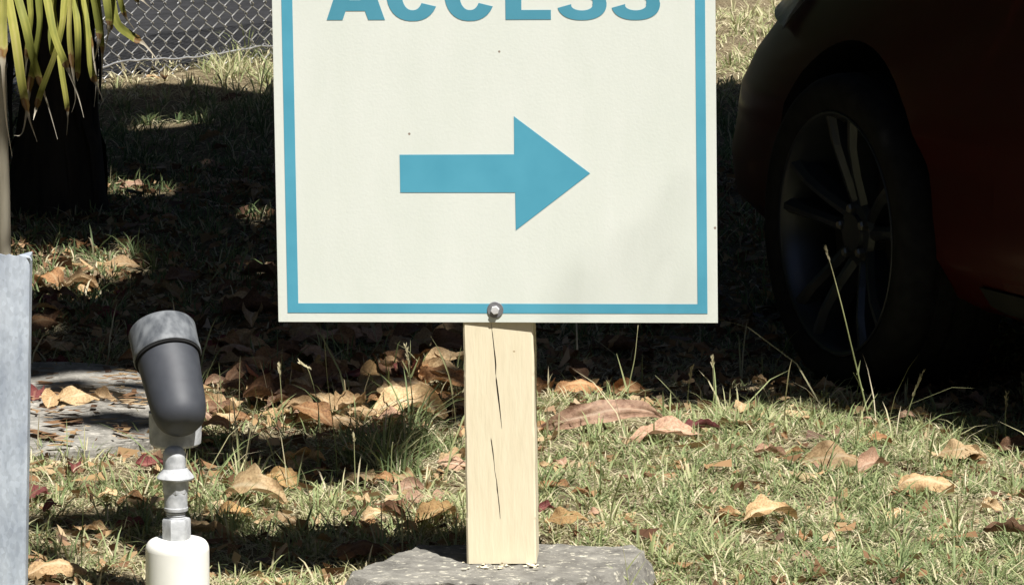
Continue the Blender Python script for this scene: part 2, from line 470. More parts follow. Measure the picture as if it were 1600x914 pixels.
def fast_mesh(me, co, loops, starts):
    me.vertices.add(len(co)); me.vertices.foreach_set('co', np.ascontiguousarray(co, np.float32).ravel())
    me.loops.add(len(loops)); me.loops.foreach_set('vertex_index', np.ascontiguousarray(loops, np.int32))
    me.polygons.add(len(starts)); me.polygons.foreach_set('loop_start', np.ascontiguousarray(starts, np.int32))
    me.update(calc_edges=True)
    me.validate()
g = link('ground', grid_mesh('ground', XX, YY, ZZ), M['ground'], smooth=True)
tag(g, kind='structure')

# fence line
FA = gnd(165, 139); FB = gnd(430, 106)
fdir = (FB - FA); fdir.z = 0; fdir.normalize()
fn = Vector((-fdir.y, fdir.x, 0))            # away from the camera
def fline(t, off=0.0, z=0.0):
    return FA + fdir * t + fn * off + Vector((0, 0, z))
# asphalt beyond the fence
bm = bmesh.new()
pts = [fline(-40, 0.30, 0.045), fline(4.6, 0.30, 0.045), fline(4.6, 30, 0.045), fline(-40, 30, 0.045)]
n_ = 60
lo = [bm.verts.new(fline(-40 + 42.45 * k / n_, 0.09 + 0.03 * math.sin(k * 2.3), 0.03)) for k in range(n_ + 1)]
hi = [bm.verts.new(fline(-40 + 42.45 * k / n_, 30, 0.03)) for k in range(n_ + 1)]
lw = [bm.verts.new(v.co - Vector((0, 0, 0.12))) for v in lo]
for k in range(n_):
    bm.faces.new((lo[k], lo[k + 1], hi[k + 1], hi[k])); bm.faces.new((lw[k], lw[k + 1], lo[k + 1], lo[k]))
o = from_bm('road', bm, M['asphalt'])
tag(o, kind='structure')

# broken concrete path at the left: separate slabs
def slab(name, pxpts, z, seed, parent=None):
    rnd = random.Random(seed)
    pts = []
    for i in range(len(pxpts)):
        a = gnd(*pxpts[i]); b = gnd(*pxpts[(i + 1) % len(pxpts)])
        n = max(2, int((b - a).length / 0.05))
        for k in range(n):
            p = a.lerp(b, k / n); p += Vector((rnd.uniform(-.008, .008), rnd.uniform(-.012, .012), 0)); pts.append(p)
    bm = bmesh.new()
    top = [bm.verts.new((p.x, p.y, z + rnd.uniform(-.003, .003))) for p in pts]
    bot = [bm.verts.new((p.x, p.y, -0.06)) for p in pts]
    f = bm.faces.new(top)
    for i in range(len(pts)):
        j = (i + 1) % len(pts)
        bm.faces.new((top[i], bot[i], bot[j], top[j]))
    bmesh.ops.bevel(bm, geom=list(f.edges), offset=0.006, segments=2, affect='EDGES')
    bmesh.ops.triangulate(bm, faces=[q for q in bm.faces if len(q.verts) > 4])
    return from_bm(name, bm, M['slab'], parent)
path = slab('path', [(-420, 655), (-60, 640), (70, 632), (252, 655), (246, 700), (150, 722), (40, 726), (-420, 760)], 0.020, 3)
tag(path, kind='structure')
slab('paving_slab', [(-420, 590), (40, 588), (160, 590), (238, 606), (236, 640), (120, 622), (20, 628), (-420, 642)], 0.026, 5, path)

# ------------------------------------------------------------------ sign on its timber post
SP = atY(780, 504, 7.0)                       # bottom middle of the panel face
def sign_axes(yaw, roll):
    r = Vector((math.cos(yaw), math.sin(yaw), 0)); n = Vector((math.sin(yaw), -math.cos(yaw), 0)); u = Vector((0, 0, 1))
    q = Matrix.Rotation(roll, 3, n)           # lean in its own plane
    return q @ r, q @ u, n
def measure(yaw, roll):
    r, u, n = sign_axes(yaw, roll)
    c = proj(*(SP)); a = proj(*(SP + r * 0.1)); b = proj(*(SP + u * 0.1))
    return (a[1] - c[1]) / (a[0] - c[0]), (b[0] - c[0]) / (b[1] - c[1])
yaw, roll = R(-5), R(0.5)
for it in range(30):                           # solve: horizontals level, verticals lean 0.9 deg
    f0 = measure(yaw, roll); t = (0.0025, 0.0140)
    e = 1e-4
    fy = measure(yaw + e, roll); fr = measure(yaw, roll + e)
    J = np.array([[(fy[0] - f0[0]) / e, (fr[0] - f0[0]) / e], [(fy[1] - f0[1]) / e, (fr[1] - f0[1]) / e]])
    d = np.linalg.solve(J, np.array([t[0] - f0[0], t[1] - f0[1]]))
    yaw += d[0]; roll += d[1]
SR, SU, SN = sign_axes(yaw, roll)
print('SIGN yaw', math.degrees(yaw), 'roll', math.degrees(roll))
def s2(px, py):
    p = onplane(px, py, SP, SN) - SP
    return (p.dot(SR), p.dot(SU))
BT = 0.052                                     # top of the footing
base = gnd(784, 876, BT); base.z = 0
ROOT = thing('sign', (base.x, base.y, 0), 'white ACCESS sign with teal arrow pointing right, on timber post in concrete footing', 'sign')
SM = Matrix((( *SR, ), ( *SU, ), ( *SN, ))).transposed().to_4x4()
SM = Matrix.Translation(SP) @ SM
LOC = Matrix.Translation(-ROOT.location)
TH = 0.0022
x0 = s2(435, 503)[0]; x1 = s2(1121.5, 503)[0]; y0 = s2(780, 504)[1]; ytop = y0 + 0.585
bm = box_bm(x0, x1, y0, ytop, -TH, 0, 0.0005)
# slightly worn edge
bm.transform(LOC @ SM)
panel = from_bm('panel', bm, M['sign'], ROOT)
PRT = LOC @ SM @ Matrix.Translation((0, 0, 0.0001))
bl0 = s2(449.5, 489)[0]; bl1 = s2(466.5, 489)[0]; br0 = s2(1090, 480)[0]; br1 = s2(1105.5, 489)[0]
by0 = s2(780, 489.3)[1]; by1 = s2(780, 474.5)[1]
yt1 = ytop - (by0 - y0); yt0 = yt1 - (by1 - by0)
from_bm('border', plate_bm([[(bl0, by0), (br1, by0), (br1, yt1), (bl0, yt1)], [(bl1, by1), (br0, by1), (br0, yt0), (bl1, yt0)]], 0.0004, PRT), M['teal'], panel)
arrow = [s2(*p) for p in [(624.5, 242), (803.5, 241.5), (803, 182), (922, 271), (806, 360), (805, 301), (625.5, 301)]]
from_bm('arrow', plate_bm([arrow], 0.0004, PRT), M['teal'], panel)
def arc(cx, cy, rx, ry, a0, a1, n=28, p=2.3):
    out = []
    for k in range(n + 1):
        a = R(a0 + (a1 - a0) * k / n)
        c, s = math.cos(a), math.sin(a)
        out.append((cx + rx * math.copysign(abs(c) ** (2 / p), c), cy + ry * math.copysign(abs(s) ** (2 / p), s)))
    return out
def glyph(ch):
    if ch == 'A':
        return [[(0, 0), (31, 90), (60, 90), (91, 0), (65, 0), (60, 14), (30, 14), (25, 0)], [(36, 31), (45, 63), (54.5, 31)]]
    if ch == 'E':
        return [[(0, 0), (71, 0), (71, 15), (25, 15), (25, 37), (65, 37), (65, 52), (25, 52), (25, 75), (70, 75), (70, 90), (0, 90)]]
    if ch == 'C':
        o_ = arc(41, 45, 41, 47, 28, 332); i_ = arc(41, 45, 17, 30, 332 - 8, 28 + 8)
        return [o_ + i_]
    sp = arc(39, 66, 27, 17.5, 8, 180, 24, 2.2) + [(16, 54), (30, 48.5), (48, 43), (62, 37)] + arc(39, 24, 27.5, 17.5, 8, -172, 26, 2.2)
    P_ = [Vector(p) for p in sp]
    lft, rgt = [], []
    for i, p in enumerate(P_):
        t = (P_[min(i + 1, len(P_) - 1)] - P_[max(i - 1, 0)]).normalized()
        h = 7.6 + 3.6 * abs(t.y) ** 1.5
        nrm = Vector((-t.y, t.x))
        lft.append(tuple(p + nrm * h)); rgt.append(tuple(p - nrm * h))
    return [lft + rgt[::-1]]
for ch, xl, w, wn_ in [('A', 510.5, 91, 91), ('C', 604, 82, 82), ('C', 694.5, 80, 82), ('E', 790, 71, 71), ('S', 870.5, 78, 78), ('S', 955, 77, 78)]:
    ox, oy = s2(xl, 32 - 1.2 * (xl - 510) / 500)
    k = abs(s2(xl + 100, 32)[0] - s2(xl, 32)[0]) / 100
    loops = [[(ox + x * k * w / wn_, oy + y * k) for x, y in lp] for lp in glyph(ch)]
    from_bm('letter', plate_bm(loops, 0.0004, PRT), M['teal_dark'], panel)

# post
def PX(px, py):                                # pixel -> post face coordinates (u, v)
    return s2(px, py)
PZ = -TH - 0.0006                              # front face of the post, just behind the panel
PR_, PU_, PN_ = sign_axes(yaw * 0.45, roll)
PM = Matrix.Translation(SP - SN * 0.0) @ Matrix(((*PR_,), (*PU_,), (*PN_,))).transposed().to_4x4()
PZ = -TH - 0.0024
def pw(u, v, d=0.0):
    return LOC @ PM @ Vector((u, v, PZ - d))
def face_uv(px, py):
    P0 = PM @ Vector((0, 0, PZ))
    p = onplane(px, py, P0, PN_) - P0
    return p.dot(PR_), p.dot(PU_)
ul_t, vt_ = face_uv(723.5, 511); ul_b, vb_ = face_uv(729.5, 876)
ur_t = face_uv(832.5, 511)[0]; ur_b = face_uv(838.5, 876)[0]
uL, uR = (ul_t + ul_b) / 2, (ur_t + ur_b) / 2
vtop = ytop - 0.03
vbot = vb_ - 0.004
crk = [(764, 300, 0), (766, 490, 0), (768, 511, .6), (769.5, 522, 1.3), (772, 545, 1.6), (773.5, 558, 2.2), (774.5, 570, 2.2), (774.5, 583, 1.2), (775, 588, .5), (775.5, 594, 2.2),
       (778, 615, 2.6), (781, 640, 1.8), (784, 668, 0.7), (784, 671, 0), (767, 683, 0), (767.5, 688, 1.6), (770, 705, 1.8), (772, 722, 1.0), (773, 735, .8), (776, 752, 1.2), (777, 765, 2.0), (778, 772, 1.2), (780, 790, 1.5), (781.5, 808, .8), (781.5, 812, 0), (782, 850, 0)]
kp = 7.0 / FPX
rows = [(uL + 0.45 * (uR - uL), vtop, 0)] + [(*face_uv(a, b), c * kp) for a, b, c in crk] + [(uL + 0.5 * (uR - uL), vbot, 0)]
bm = bmesh.new()
Lc, Rc, Mc, Le, Re, Lb, Rb = [], [], [], [], [], [], []
PD = 0.09
rb = random.Random(4)
for u, v, w in rows:
    j = rb.uniform(-.0004, .0004)
    Lc.append(bm.verts.new(pw(u - w / 2, v))); Rc.append(bm.verts.new(pw(u + w / 2, v)))
    Mc.append(bm.verts.new(pw(u, v, 0.012 if w > 0 else 0.0005)))
    Le.append((bm.verts.new(pw(uL + 0.0025 + j, v)), bm.verts.new(pw(uL + j, v, 0.0025)), bm.verts.new(pw(uL + j, v, PD))))
    Re.append((bm.verts.new(pw(uR - 0.0025 + j, v)), bm.verts.new(pw(uR + j, v, 0.0025)), bm.verts.new(pw(uR + j, v, PD))))
crackfaces = []
for i in range(len(rows) - 1):
    bm.faces.new((Le[i][0], Lc[i], Lc[i + 1], Le[i + 1][0])); bm.faces.new((Rc[i], Re[i][0], Re[i + 1][0], Rc[i + 1]))
    crackfaces += [bm.faces.new((Lc[i], Mc[i], Mc[i + 1], Lc[i + 1])), bm.faces.new((Mc[i], Rc[i], Rc[i + 1], Mc[i + 1]))]
    for k in (0, 1):
        bm.faces.new((Le[i][k], Le[i][k + 1], Le[i + 1][k + 1], Le[i + 1][k])); bm.faces.new((Re[i][k], Re[i][k + 1], Re[i + 1][k + 1], Re[i + 1][k]))
    bm.faces.new((Le[i][2], Re[i][2], Re[i + 1][2], Le[i + 1][2]))
for i in (0, len(rows) - 1):
    bm.faces.new((Le[i][0], Le[i][1], Le[i][2], Re[i][2], Re[i][1], Re[i][0], Rc[i], Mc[i], Lc[i]))
for f in crackfaces: f.material_index = 1
post = from_bm('post', bm, M['timber'], ROOT)
post.data.materials.append(M['crack'])

# bolt through the panel
bu, bv = s2(774, 484)
MB_ = LOC @ SM @ Matrix.Translation((bu, bv, 0))
k = 7.0 / FPX
wash = lathe_bm([(0.3 * k, 0.0002), (13 * k, 0.0002), (13 * k, 0.0012), (12.4 * k, 0.0018), (0.3 * k, 0.0018)], 32, MB_)
bolt = from_bm('bolt', lathe_bm([(7.0 * k, 0.0018), (7.0 * k, 0.0058), (6.2 * k, 0.0066), (0, 0.0068)], 6, MB_ @ Matrix.Rotation(R(12), 4, 'Z')), M['bolt'], ROOT)
from_bm('washer', wash, M['washer'], bolt, smooth=True, sharp=30)

# concrete footing
top_px = [(546, 897), (560, 887), (590, 876), (622, 864), (655, 851), (700, 850), (760, 848), (850, 849), (930, 852), (990, 853), (1008, 858), (992, 876), (970, 888), (942, 897), (913, 904), (850, 908), (740, 909), (640, 908), (580, 906), (556, 902)]
bm = bmesh.new()
rf = random.Random(9)
outline = []
for i in range(len(top_px)):
    a = gnd(*top_px[i], BT); b = gnd(*top_px[(i + 1) % len(top_px)], BT)
    n = max(1, int((b - a).length / 0.012))
    for q in range(n):
        p = a.lerp(b, q / n)
        outline.append(Vector((p.x + rf.uniform(-.004, .004), p.y + rf.uniform(-.006, .006), BT)))
cen = sum(outline, Vector()) / len(outline)
rings = []
for s_, dz in [(0.0, 0), (0.1, 0), (0.2, 0), (0.3, 0), (0.4, 0), (0.48, 0), (0.55, 0), (0.62, 0), (0.68, 0), (0.74, 0), (0.79, 0), (0.84, 0), (0.885, 0), (0.92, 0), (0.955, 0), (0.985, -0.0004), (1.0, -0.0035), (1.012, -0.012), (1.05, -0.024), (1.09, -0.042), (1.12, -0.065), (1.13, -0.12)]:
    if s_ == 0:
        rings.append([bm.verts.new(cen)]); continue
    rr = []
    for p in outline:
        v = cen.lerp(p, s_)
        nz = noise.noise(Vector((v.x * 38, v.y * 38, 1.7))) * 0.0016 + noise.noise(Vector((v.x * 120, v.y * 120, 5))) * 0.0024 + noise.noise(Vector((v.x * 260, v.y * 260, 9))) * 0.0020
        if s_ > 1: 
            v = cen + (p - cen) * s_ + Vector((rf.uniform(-.003, .003), rf.uniform(-.005, .005), rf.uniform(-.003, .003)))
        rr.append(bm.verts.new((v.x, v.y, BT + dz + nz)))
    rings.append(rr)
n = len(outline)
for a, b in zip(rings[:-1], rings[1:]):
    for q in range(n):
        if len(a) == 1: bm.faces.new((a[0], b[q], b[(q + 1) % n]))
        else: bm.faces.new((a[q], b[q], b[(q + 1) % n], a[(q + 1) % n]))
bm.transform(LOC)
from_bm('footing', bm, M['concrete'], ROOT, smooth=True, sharp=28)
# flakes of cream paint round the foot of the post
bm = bmesh.new()
for q in range(34):
    px = rf.uniform(716, 866); py = rf.gauss(879, 3.0)
    p = gnd(px, py, BT + 0.006)
    if py < 872: continue
    sz = rf.uniform(0.0008, 0.0034)
    vs = [bm.verts.new(LOC @ Vector((p.x + sz * 1.7 * math.cos(a) * rf.uniform(.6, 1.3), p.y + sz * 1.6 * math.sin(a) * rf.uniform(.6, 1.3), BT + 0.0026 + rf.uniform(-.001, .0008)))) for a in [k2 * math.pi / 3 for k2 in range(6)]]
    bm.faces.new(vs)
o = from_bm('paint_flakes', bm, M['timber'], ROOT)
o['kind'] = 'stuff'

# ------------------------------------------------------------------ garden spotlight on its pipe
DL = 6.95
def lat(px, py, dy=0.0): return atY(px, py, DL + dy)
kl = (atY(901, 700, DL) - atY(801, 700, DL)).x / 100     # metres per pixel there
lb = lat(277, 900); LR = thing('garden_spotlight', (lb.x, lb.y, 0), 'charcoal bullet spotlight on grey fittings over a white plastic pipe', 'spotlight')
LL = Matrix.Translation(-LR.location)
def zat(py): return lat(277, py).z
def ring_part(name, px, prof_px, m, n=48, sharp=35, rot=0.0, dy=0.0, parent=None):
    """prof: (radius px, image row)"""
    x = lat(px, prof_px[0][1]).x
    prof = [(r * kl, zat(y)) for r, y in prof_px]
    bm = lathe_bm(prof, n, LL @ Matrix.Translation((x, DL + dy, 0)) @ Matrix.Rotation(rot, 4, 'Z'))
    return from_bm(name, bm, m, parent or LR, smooth=True, sharp=sharp)
zb = -0.15
x_ = lat(277, 850).x
prof = [(50 * kl, zb)] + [(50 * kl, zat(858))]
for a in range(0, 91, 10):
    prof.append((kl * (36 + 14 * math.cos(R(a))), zat(858) + (zat(841.5) - zat(858)) * math.sin(R(a))))
prof += [(0, zat(841))]
from_bm('riser_pipe', lathe_bm(prof, 64, LL @ Matrix.Translation((x_, DL, 0))), M['pvc'], LR, smooth=True, sharp=60)
ring_part('hex_nut', 276, [(0, 842), (21, 842), (22.3, 840), (22.3, 812), (20.5, 809), (0, 809)], M['conduit'], 6, 30, R(10))
ring_part('threaded_neck', 275, [(14.5, 812), (15.5, 808), (14.2, 806), (15.5, 804), (14.2, 802), (15.5, 800), (14.2, 798), (15, 795)], M['conduit'])
cp = ring_part('coupling', 275, [(0, 797), (18.5, 797), (19, 794), (19, 792), (18.2, 791), (18.2, 768), (0, 768)], M['conduit'])
ring_part('lock_nut', 274.5, [(0, 769), (19.5, 769), (20.2, 766), (20.2, 748), (17, 746), (0, 746)], M['conduit'], 8, 30, R(5))
ring_part('flange', 274, [(15, 748), (16, 747), (28.5, 747.5), (29.5, 745), (27, 741), (20, 733), (17.8, 730)], M['conduit'])
ring_part('knuckle', 272.5, [(17.8, 734), (17.8, 712), (17, 706), (14, 700.5), (9, 697.5), (0, 696)], M['conduit'])
# cup behind and below the head
ring_part('cradle', 269.5, [(0, 708), (36, 708), (40.5, 704), (41.5, 690), (41.5, 655), (39.5, 655), (39.5, 688), (30, 700), (0, 702)], M['conduit'], dy=0.062)
# head: axis points up and away, leaning left
def campt(px, py, Y): return atY(px, py, Y)
ang = R(55)
tx, ty = -math.sin(R(15)), math.cos(R(15))
ax = (Rv * (tx * math.sin(ang)) + Uv * (ty * math.sin(ang)) + Fv * math.cos(ang)).normalized()
rear = campt(281, 646, DL - 0.012)
q = ax.to_track_quat('Z', 'Y').to_matrix().to_4x4()
HM = LL @ Matrix.Translation(rear) @ q
b = kl
prof = [(0, -30 * b), (16 * b, -29 * b), (27 * b, -25 * b), (35 * b, -17 * b), (39.5 * b, -8 * b), (41.5 * b, 0), (42.6 * b, 5 * b), (44 * b, 18 * b), (48.5 * b, 100 * b), (48.5 * b, 118 * b)]
body = from_bm('lamp_body', lathe_bm(prof, 64, HM), M['lamp'], LR, smooth=True, sharp=40)
from_bm('gasket', lathe_bm([(47 * b, 103 * b), (52 * b, 103 * b), (52 * b, 112 * b), (47 * b, 112 * b)], 64, HM), M['rubber_black'], body, smooth=True, sharp=30)
bz = from_bm('bezel', lathe_bm([(48.7 * b, 108 * b), (53.2 * b, 108 * b), (54 * b, 109.5 * b), (54 * b, 118 * b), (53 * b, 120 * b), (53.5 * b, 160 * b), (52 * b, 162.5 * b), (49 * b, 162.5 * b), (47.5 * b, 160 * b), (47.5 * b, 122 * b)], 64, HM), M['bezel'], LR, smooth=True, sharp=35)
from_bm('lens', lathe_bm([(0, 140 * b), (47 * b, 140 * b), (47 * b, 143 * b), (0, 143 * b)], 48, HM), M['lens'], bz)

# ------------------------------------------------------------------ galvanised pole, cut off at the top
DP = 6.92
pt_r = atY(46.5, 402, DP); pb_r = atY(39.5, 914, DP)
slx = (pt_r.x - pb_r.x) / (pt_r.z - pb_r.z)
PR = thing('galvanised_post', (pb_r.x - 0.05, DP, 0), 'galvanised grey steel post with a cut top at the left edge', 'post')
def post_sec(z, top=False):
    """section: broad, gently rounded front with flanges turned back"""
    xr_ = pb_r.x + slx * (z - pb_r.z)
    out = []
    hw_, rad_ = 0.055, 0.13
    for t_ in np.linspace(-1, 1, 25):
        x_ = hw_ * t_
        y_ = rad_ - math.sqrt(rad_ ** 2 - x_ ** 2)
        out.append((xr_ - hw_ + x_, DP - 0.012 + y_))
    fl = [(xr_ + 0.0006, DP + 0.006), (xr_, DP + 0.04)]
    inn = [(x_ * 1.0, y_ + 0.005) for x_, y_ in out[1:-1]]
    ring = out + fl + [(xr_ - 0.005, DP + 0.04)] + inn[::-1] + [(xr_ - 2 * hw_ + 0.005, DP + 0.04), (xr_ - 2 * hw_, DP + 0.04), (xr_ - 2 * hw_ - 0.0006, DP + 0.006)]
    return ring
zt = atY(40, 401, DP).z
bm = bmesh.new()
prev = None
for z in [-0.2, 0.0, 0.15, 0.3, 0.42, zt - 0.004, zt]:
    sec = post_sec(z)
    xm_ = sum(p[0] for p in sec) / len(sec)
    top_ = z > zt - 0.01
    ring = [bm.verts.new((x_, y_, z + ((-(x_ - pt_r.x) * 0.11 + (0.0012 * math.sin(x_ * 900) if z == zt else 0)) if top_ else 0))) for x_, y_ in sec]
    if prev:
        for k3 in range(len(ring)):
            k4 = (k3 + 1) % len(ring)
            bm.faces.new((prev[k3], prev[k4], ring[k4], ring[k3]))
    prev = ring
bm.faces.new(prev)
bmesh.ops.triangulate(bm, faces=[f for f in bm.faces if len(f.verts) > 4])
bm.transform(Matrix.Translation(-PR.location))
from_bm('steel_section', bm, M['galv'], PR, smooth=True, sharp=40)
# curled burr left by the saw at the top right corner
bm = bmesh.new()
c_ = Vector((pt_r.x, DP - 0.001, zt - 0.002))
tube_bm(bm, [c_ + Vector((-0.004, 0, 0.001)), c_ + Vector((0.0008, -0.001, 0.0005)), c_ + Vector((0.0022, -0.001, -0.003)), c_ + Vector((0.001, 0, -0.007))], [0.0012, 0.0014, 0.0011, 0.0005], 6)
bm.transform(Matrix.Translation(-PR.location))
from_bm('burr', bm, M['galv'], PR)

# ------------------------------------------------------------------ red car parked at the right
HEAD = R(28)
cd = Vector((-math.sin(HEAD), math.cos(HEAD), 0))      # forward
cn = Vector((-math.cos(HEAD), -math.sin(HEAD), 0))     # its left side, turned to the camera
WR = 0.274
wg = gnd(1338, 608)
CO_ = wg - cn * 0.80 ; CO_.z = 0
CARM = Matrix(((cd.x, cn.x, 0, CO_.x), (cd.y, cn.y, 0, CO_.y), (0, 0, 1, 0), (0, 0, 0, 1)))
CAR = thing('parked_car', (0, 0, 0), 'dark red car parked in deep shade at the right edge', 'car')
CAR.matrix_world = CARM
RX = -2.55
levels = [  # z, half width, front x, rear x, corner power
    (0.17, 0.74, 0.62, -3.10, 3.5), (0.20, 0.80, 0.72, -3.20, 3.6), (0.27, 0.848, 0.80, -3.27, 3.8), (0.34, 0.855, 0.815, -3.30, 3.75), (0.41, 0.853, 0.810, -3.30, 3.6), (0.425, 0.854, 0.808, -3.30, 3.6), (0.47, 0.870, 0.80, -3.30, 3.35), (0.48, 0.871, 0.795, -3.30, 3.3),
    (0.53, 0.868, 0.765, -3.28, 3.2), (0.60, 0.862, 0.715, -3.26, 2.9), (0.67, 0.852, 0.65, -3.24, 2.55), (0.73, 0.842, 0.55, -3.22, 2.6), (0.79, 0.832, 0.36, -3.20, 2.8),
    (0.85, 0.820, 0.05, -3.17, 3.0), (0.90, 0.806, -0.28, -3.14, 3.0), (0.935, 0.79, -0.46, -3.12, 3.0), (1.00, 0.765, -0.56, -3.09, 3.2), (1.12, 0.715, -0.76, -3.00, 3.4), (1.25, 0.655, -1.00, -2.88, 3.4),
    (1.36, 0.60, -1.28, -2.72, 3.2), (1.42, 0.54, -1.50, -2.55, 3.0), (1.455, 0.44, -1.7, -2.38, 2.8), (1.47, 0.20, -1.95, -2.15, 2.5)]
NP = 120
def outline_at(z, w, xf, xr, p):
    pts = []
    for k2 in range(NP):
        a = 2 * math.pi * k2 / NP
        c_, s_ = math.cos(a), math.sin(a)
        # plan: nearly straight sides, rounded nose and tail
        xm, hl = (xf + xr) / 2, (xf - xr) / 2
        pts.append(Vector((xm + hl * math.copysign(abs(c_) ** (2 / p), c_), w * math.copysign(abs(s_) ** (2 / (p + 1.6)), s_), z)))
    return pts
bm = bmesh.new()
rings = [[bm.verts.new(p) for p in outline_at(*lv)] for lv in levels]
for a, b2 in zip(rings[:-1], rings[1:]):
    for k2 in range(NP):
        bm.faces.new((a[k2], a[(k2 + 1) % NP], b2[(k2 + 1) % NP], b2[k2]))
bm.faces.new(rings[0][::-1]); bm.faces.new(rings[-1])
body = from_bm('body', bm, M['paint'], CAR, smooth=True)
# wheel wells
cut_bm = bmesh.new()
for wx in (0, RX):
    for sgn in (-1, 1):
        mm = Matrix.Translation((wx, sgn * 0.74, 0.290)) @ Matrix.Rotation(R(90), 4, 'X')
        bmesh.ops.create_cone(cut_bm, cap_ends=True, segments=64, radius1=0.312, radius2=0.312, depth=0.56, matrix=mm)
cme = bpy.data.meshes.new('well_cutter'); cut_bm.to_mesh(cme); cut_bm.free()
cme.materials.append(M['trim'])
cut = bpy.data.objects.new('well_cutter', cme); C.objects.link(cut); cut.parent = CAR
md = body.modifiers.new('wells', 'BOOLEAN'); md.operation = 'DIFFERENCE'; md.object = cut; md.solver = 'EXACT'
try: md.material_mode = 'TRANSFER'
except Exception: pass
bpy.context.view_layer.update()
dg = bpy.context.evaluated_depsgraph_get()
nb = bpy.data.meshes.new_from_object(body.evaluated_get(dg))
body.modifiers.clear(); body.data = nb
bpy.data.objects.remove(cut)
nb.set_sharp_from_angle(angle=R(35))
def interp(z, i):
    for a, b2 in zip(levels[:-1], levels[1:]):
        if a[0] <= z <= b2[0]:
            t = (z - a[0]) / (b2[0] - a[0]); return a[i] * (1 - t) + b2[i] * t
def body_y(x, z):
    w, xf, xr, p = (interp(z, i) for i in (1, 2, 3, 4))
    xm, hl = (xf + xr) / 2, (xf - xr) / 2
    c_ = min(0.99999, abs((x - xm) / hl)) ** (p / 2)
    return w * math.sqrt(max(0, 1 - c_ * c_)) ** (2 / (p + 1.6))
def body_x(y, z):                              # front surface
    w, xf, xr, p = (interp(z, i) for i in (1, 2, 3, 4))
    s_ = min(0.99999, abs(y) / w) ** ((p + 1.6) / 2)
    return (xf + xr) / 2 + (xf - xr) / 2 * math.sqrt(max(0, 1 - s_ * s_)) ** (2 / p)
def skin_patch(name, quad, m, sgn=1, off=0.004, nx=10, nz=6, parent=None, front=False, thick=0.006):
    """patch of the body side: corners (x,z) bottom-left, bottom-right, top-right, top-left"""
    bm = bmesh.new()
    g1, g2 = [], []
    for j in range(nz + 1):
        for i in range(nx + 1):
            s_, t = i / nx, j / nz
            a = Vector(quad[0]).lerp(Vector(quad[1]), s_); b2 = Vector(quad[3]).lerp(Vector(quad[2]), s_)
            p = a.lerp(b2, t)
            if front:
                y, z = p; x = body_x(y, z)
                o1 = Vector((x + off, y, z)); o2 = Vector((x - thick, y, z))
            else:
                x, z = p; y = body_y(x, z)
                o1 = Vector((x, sgn * (y + off), z)); o2 = Vector((x, sgn * (y - thick), z))
            g1.append(bm.verts.new(o1)); g2.append(bm.verts.new(o2))
    def id_(i, j): return j * (nx + 1) + i
    for j in range(nz):
        for i in range(nx):
            bm.faces.new([g1[q] for q in (id_(i, j), id_(i + 1, j), id_(i + 1, j + 1), id_(i, j + 1))])
    rim = [id_(i, 0) for i in range(nx + 1)] + [id_(nx, j) for j in range(1, nz + 1)] + [id_(i, nz) for i in range(nx - 1, -1, -1)] + [id_(0, j) for j in range(nz - 1, 0, -1)]
    for q in range(len(rim)):
        a, b2 = rim[q], rim[(q + 1) % len(rim)]
        bm.faces.new((g1[a], g1[b2], g2[b2], g2[a]))
    bmesh.ops.delete(bm, geom=[v for v in bm.verts if not v.link_faces], context='VERTS')
    return from_bm(name, bm, m, parent or CAR, smooth=True, sharp=40)
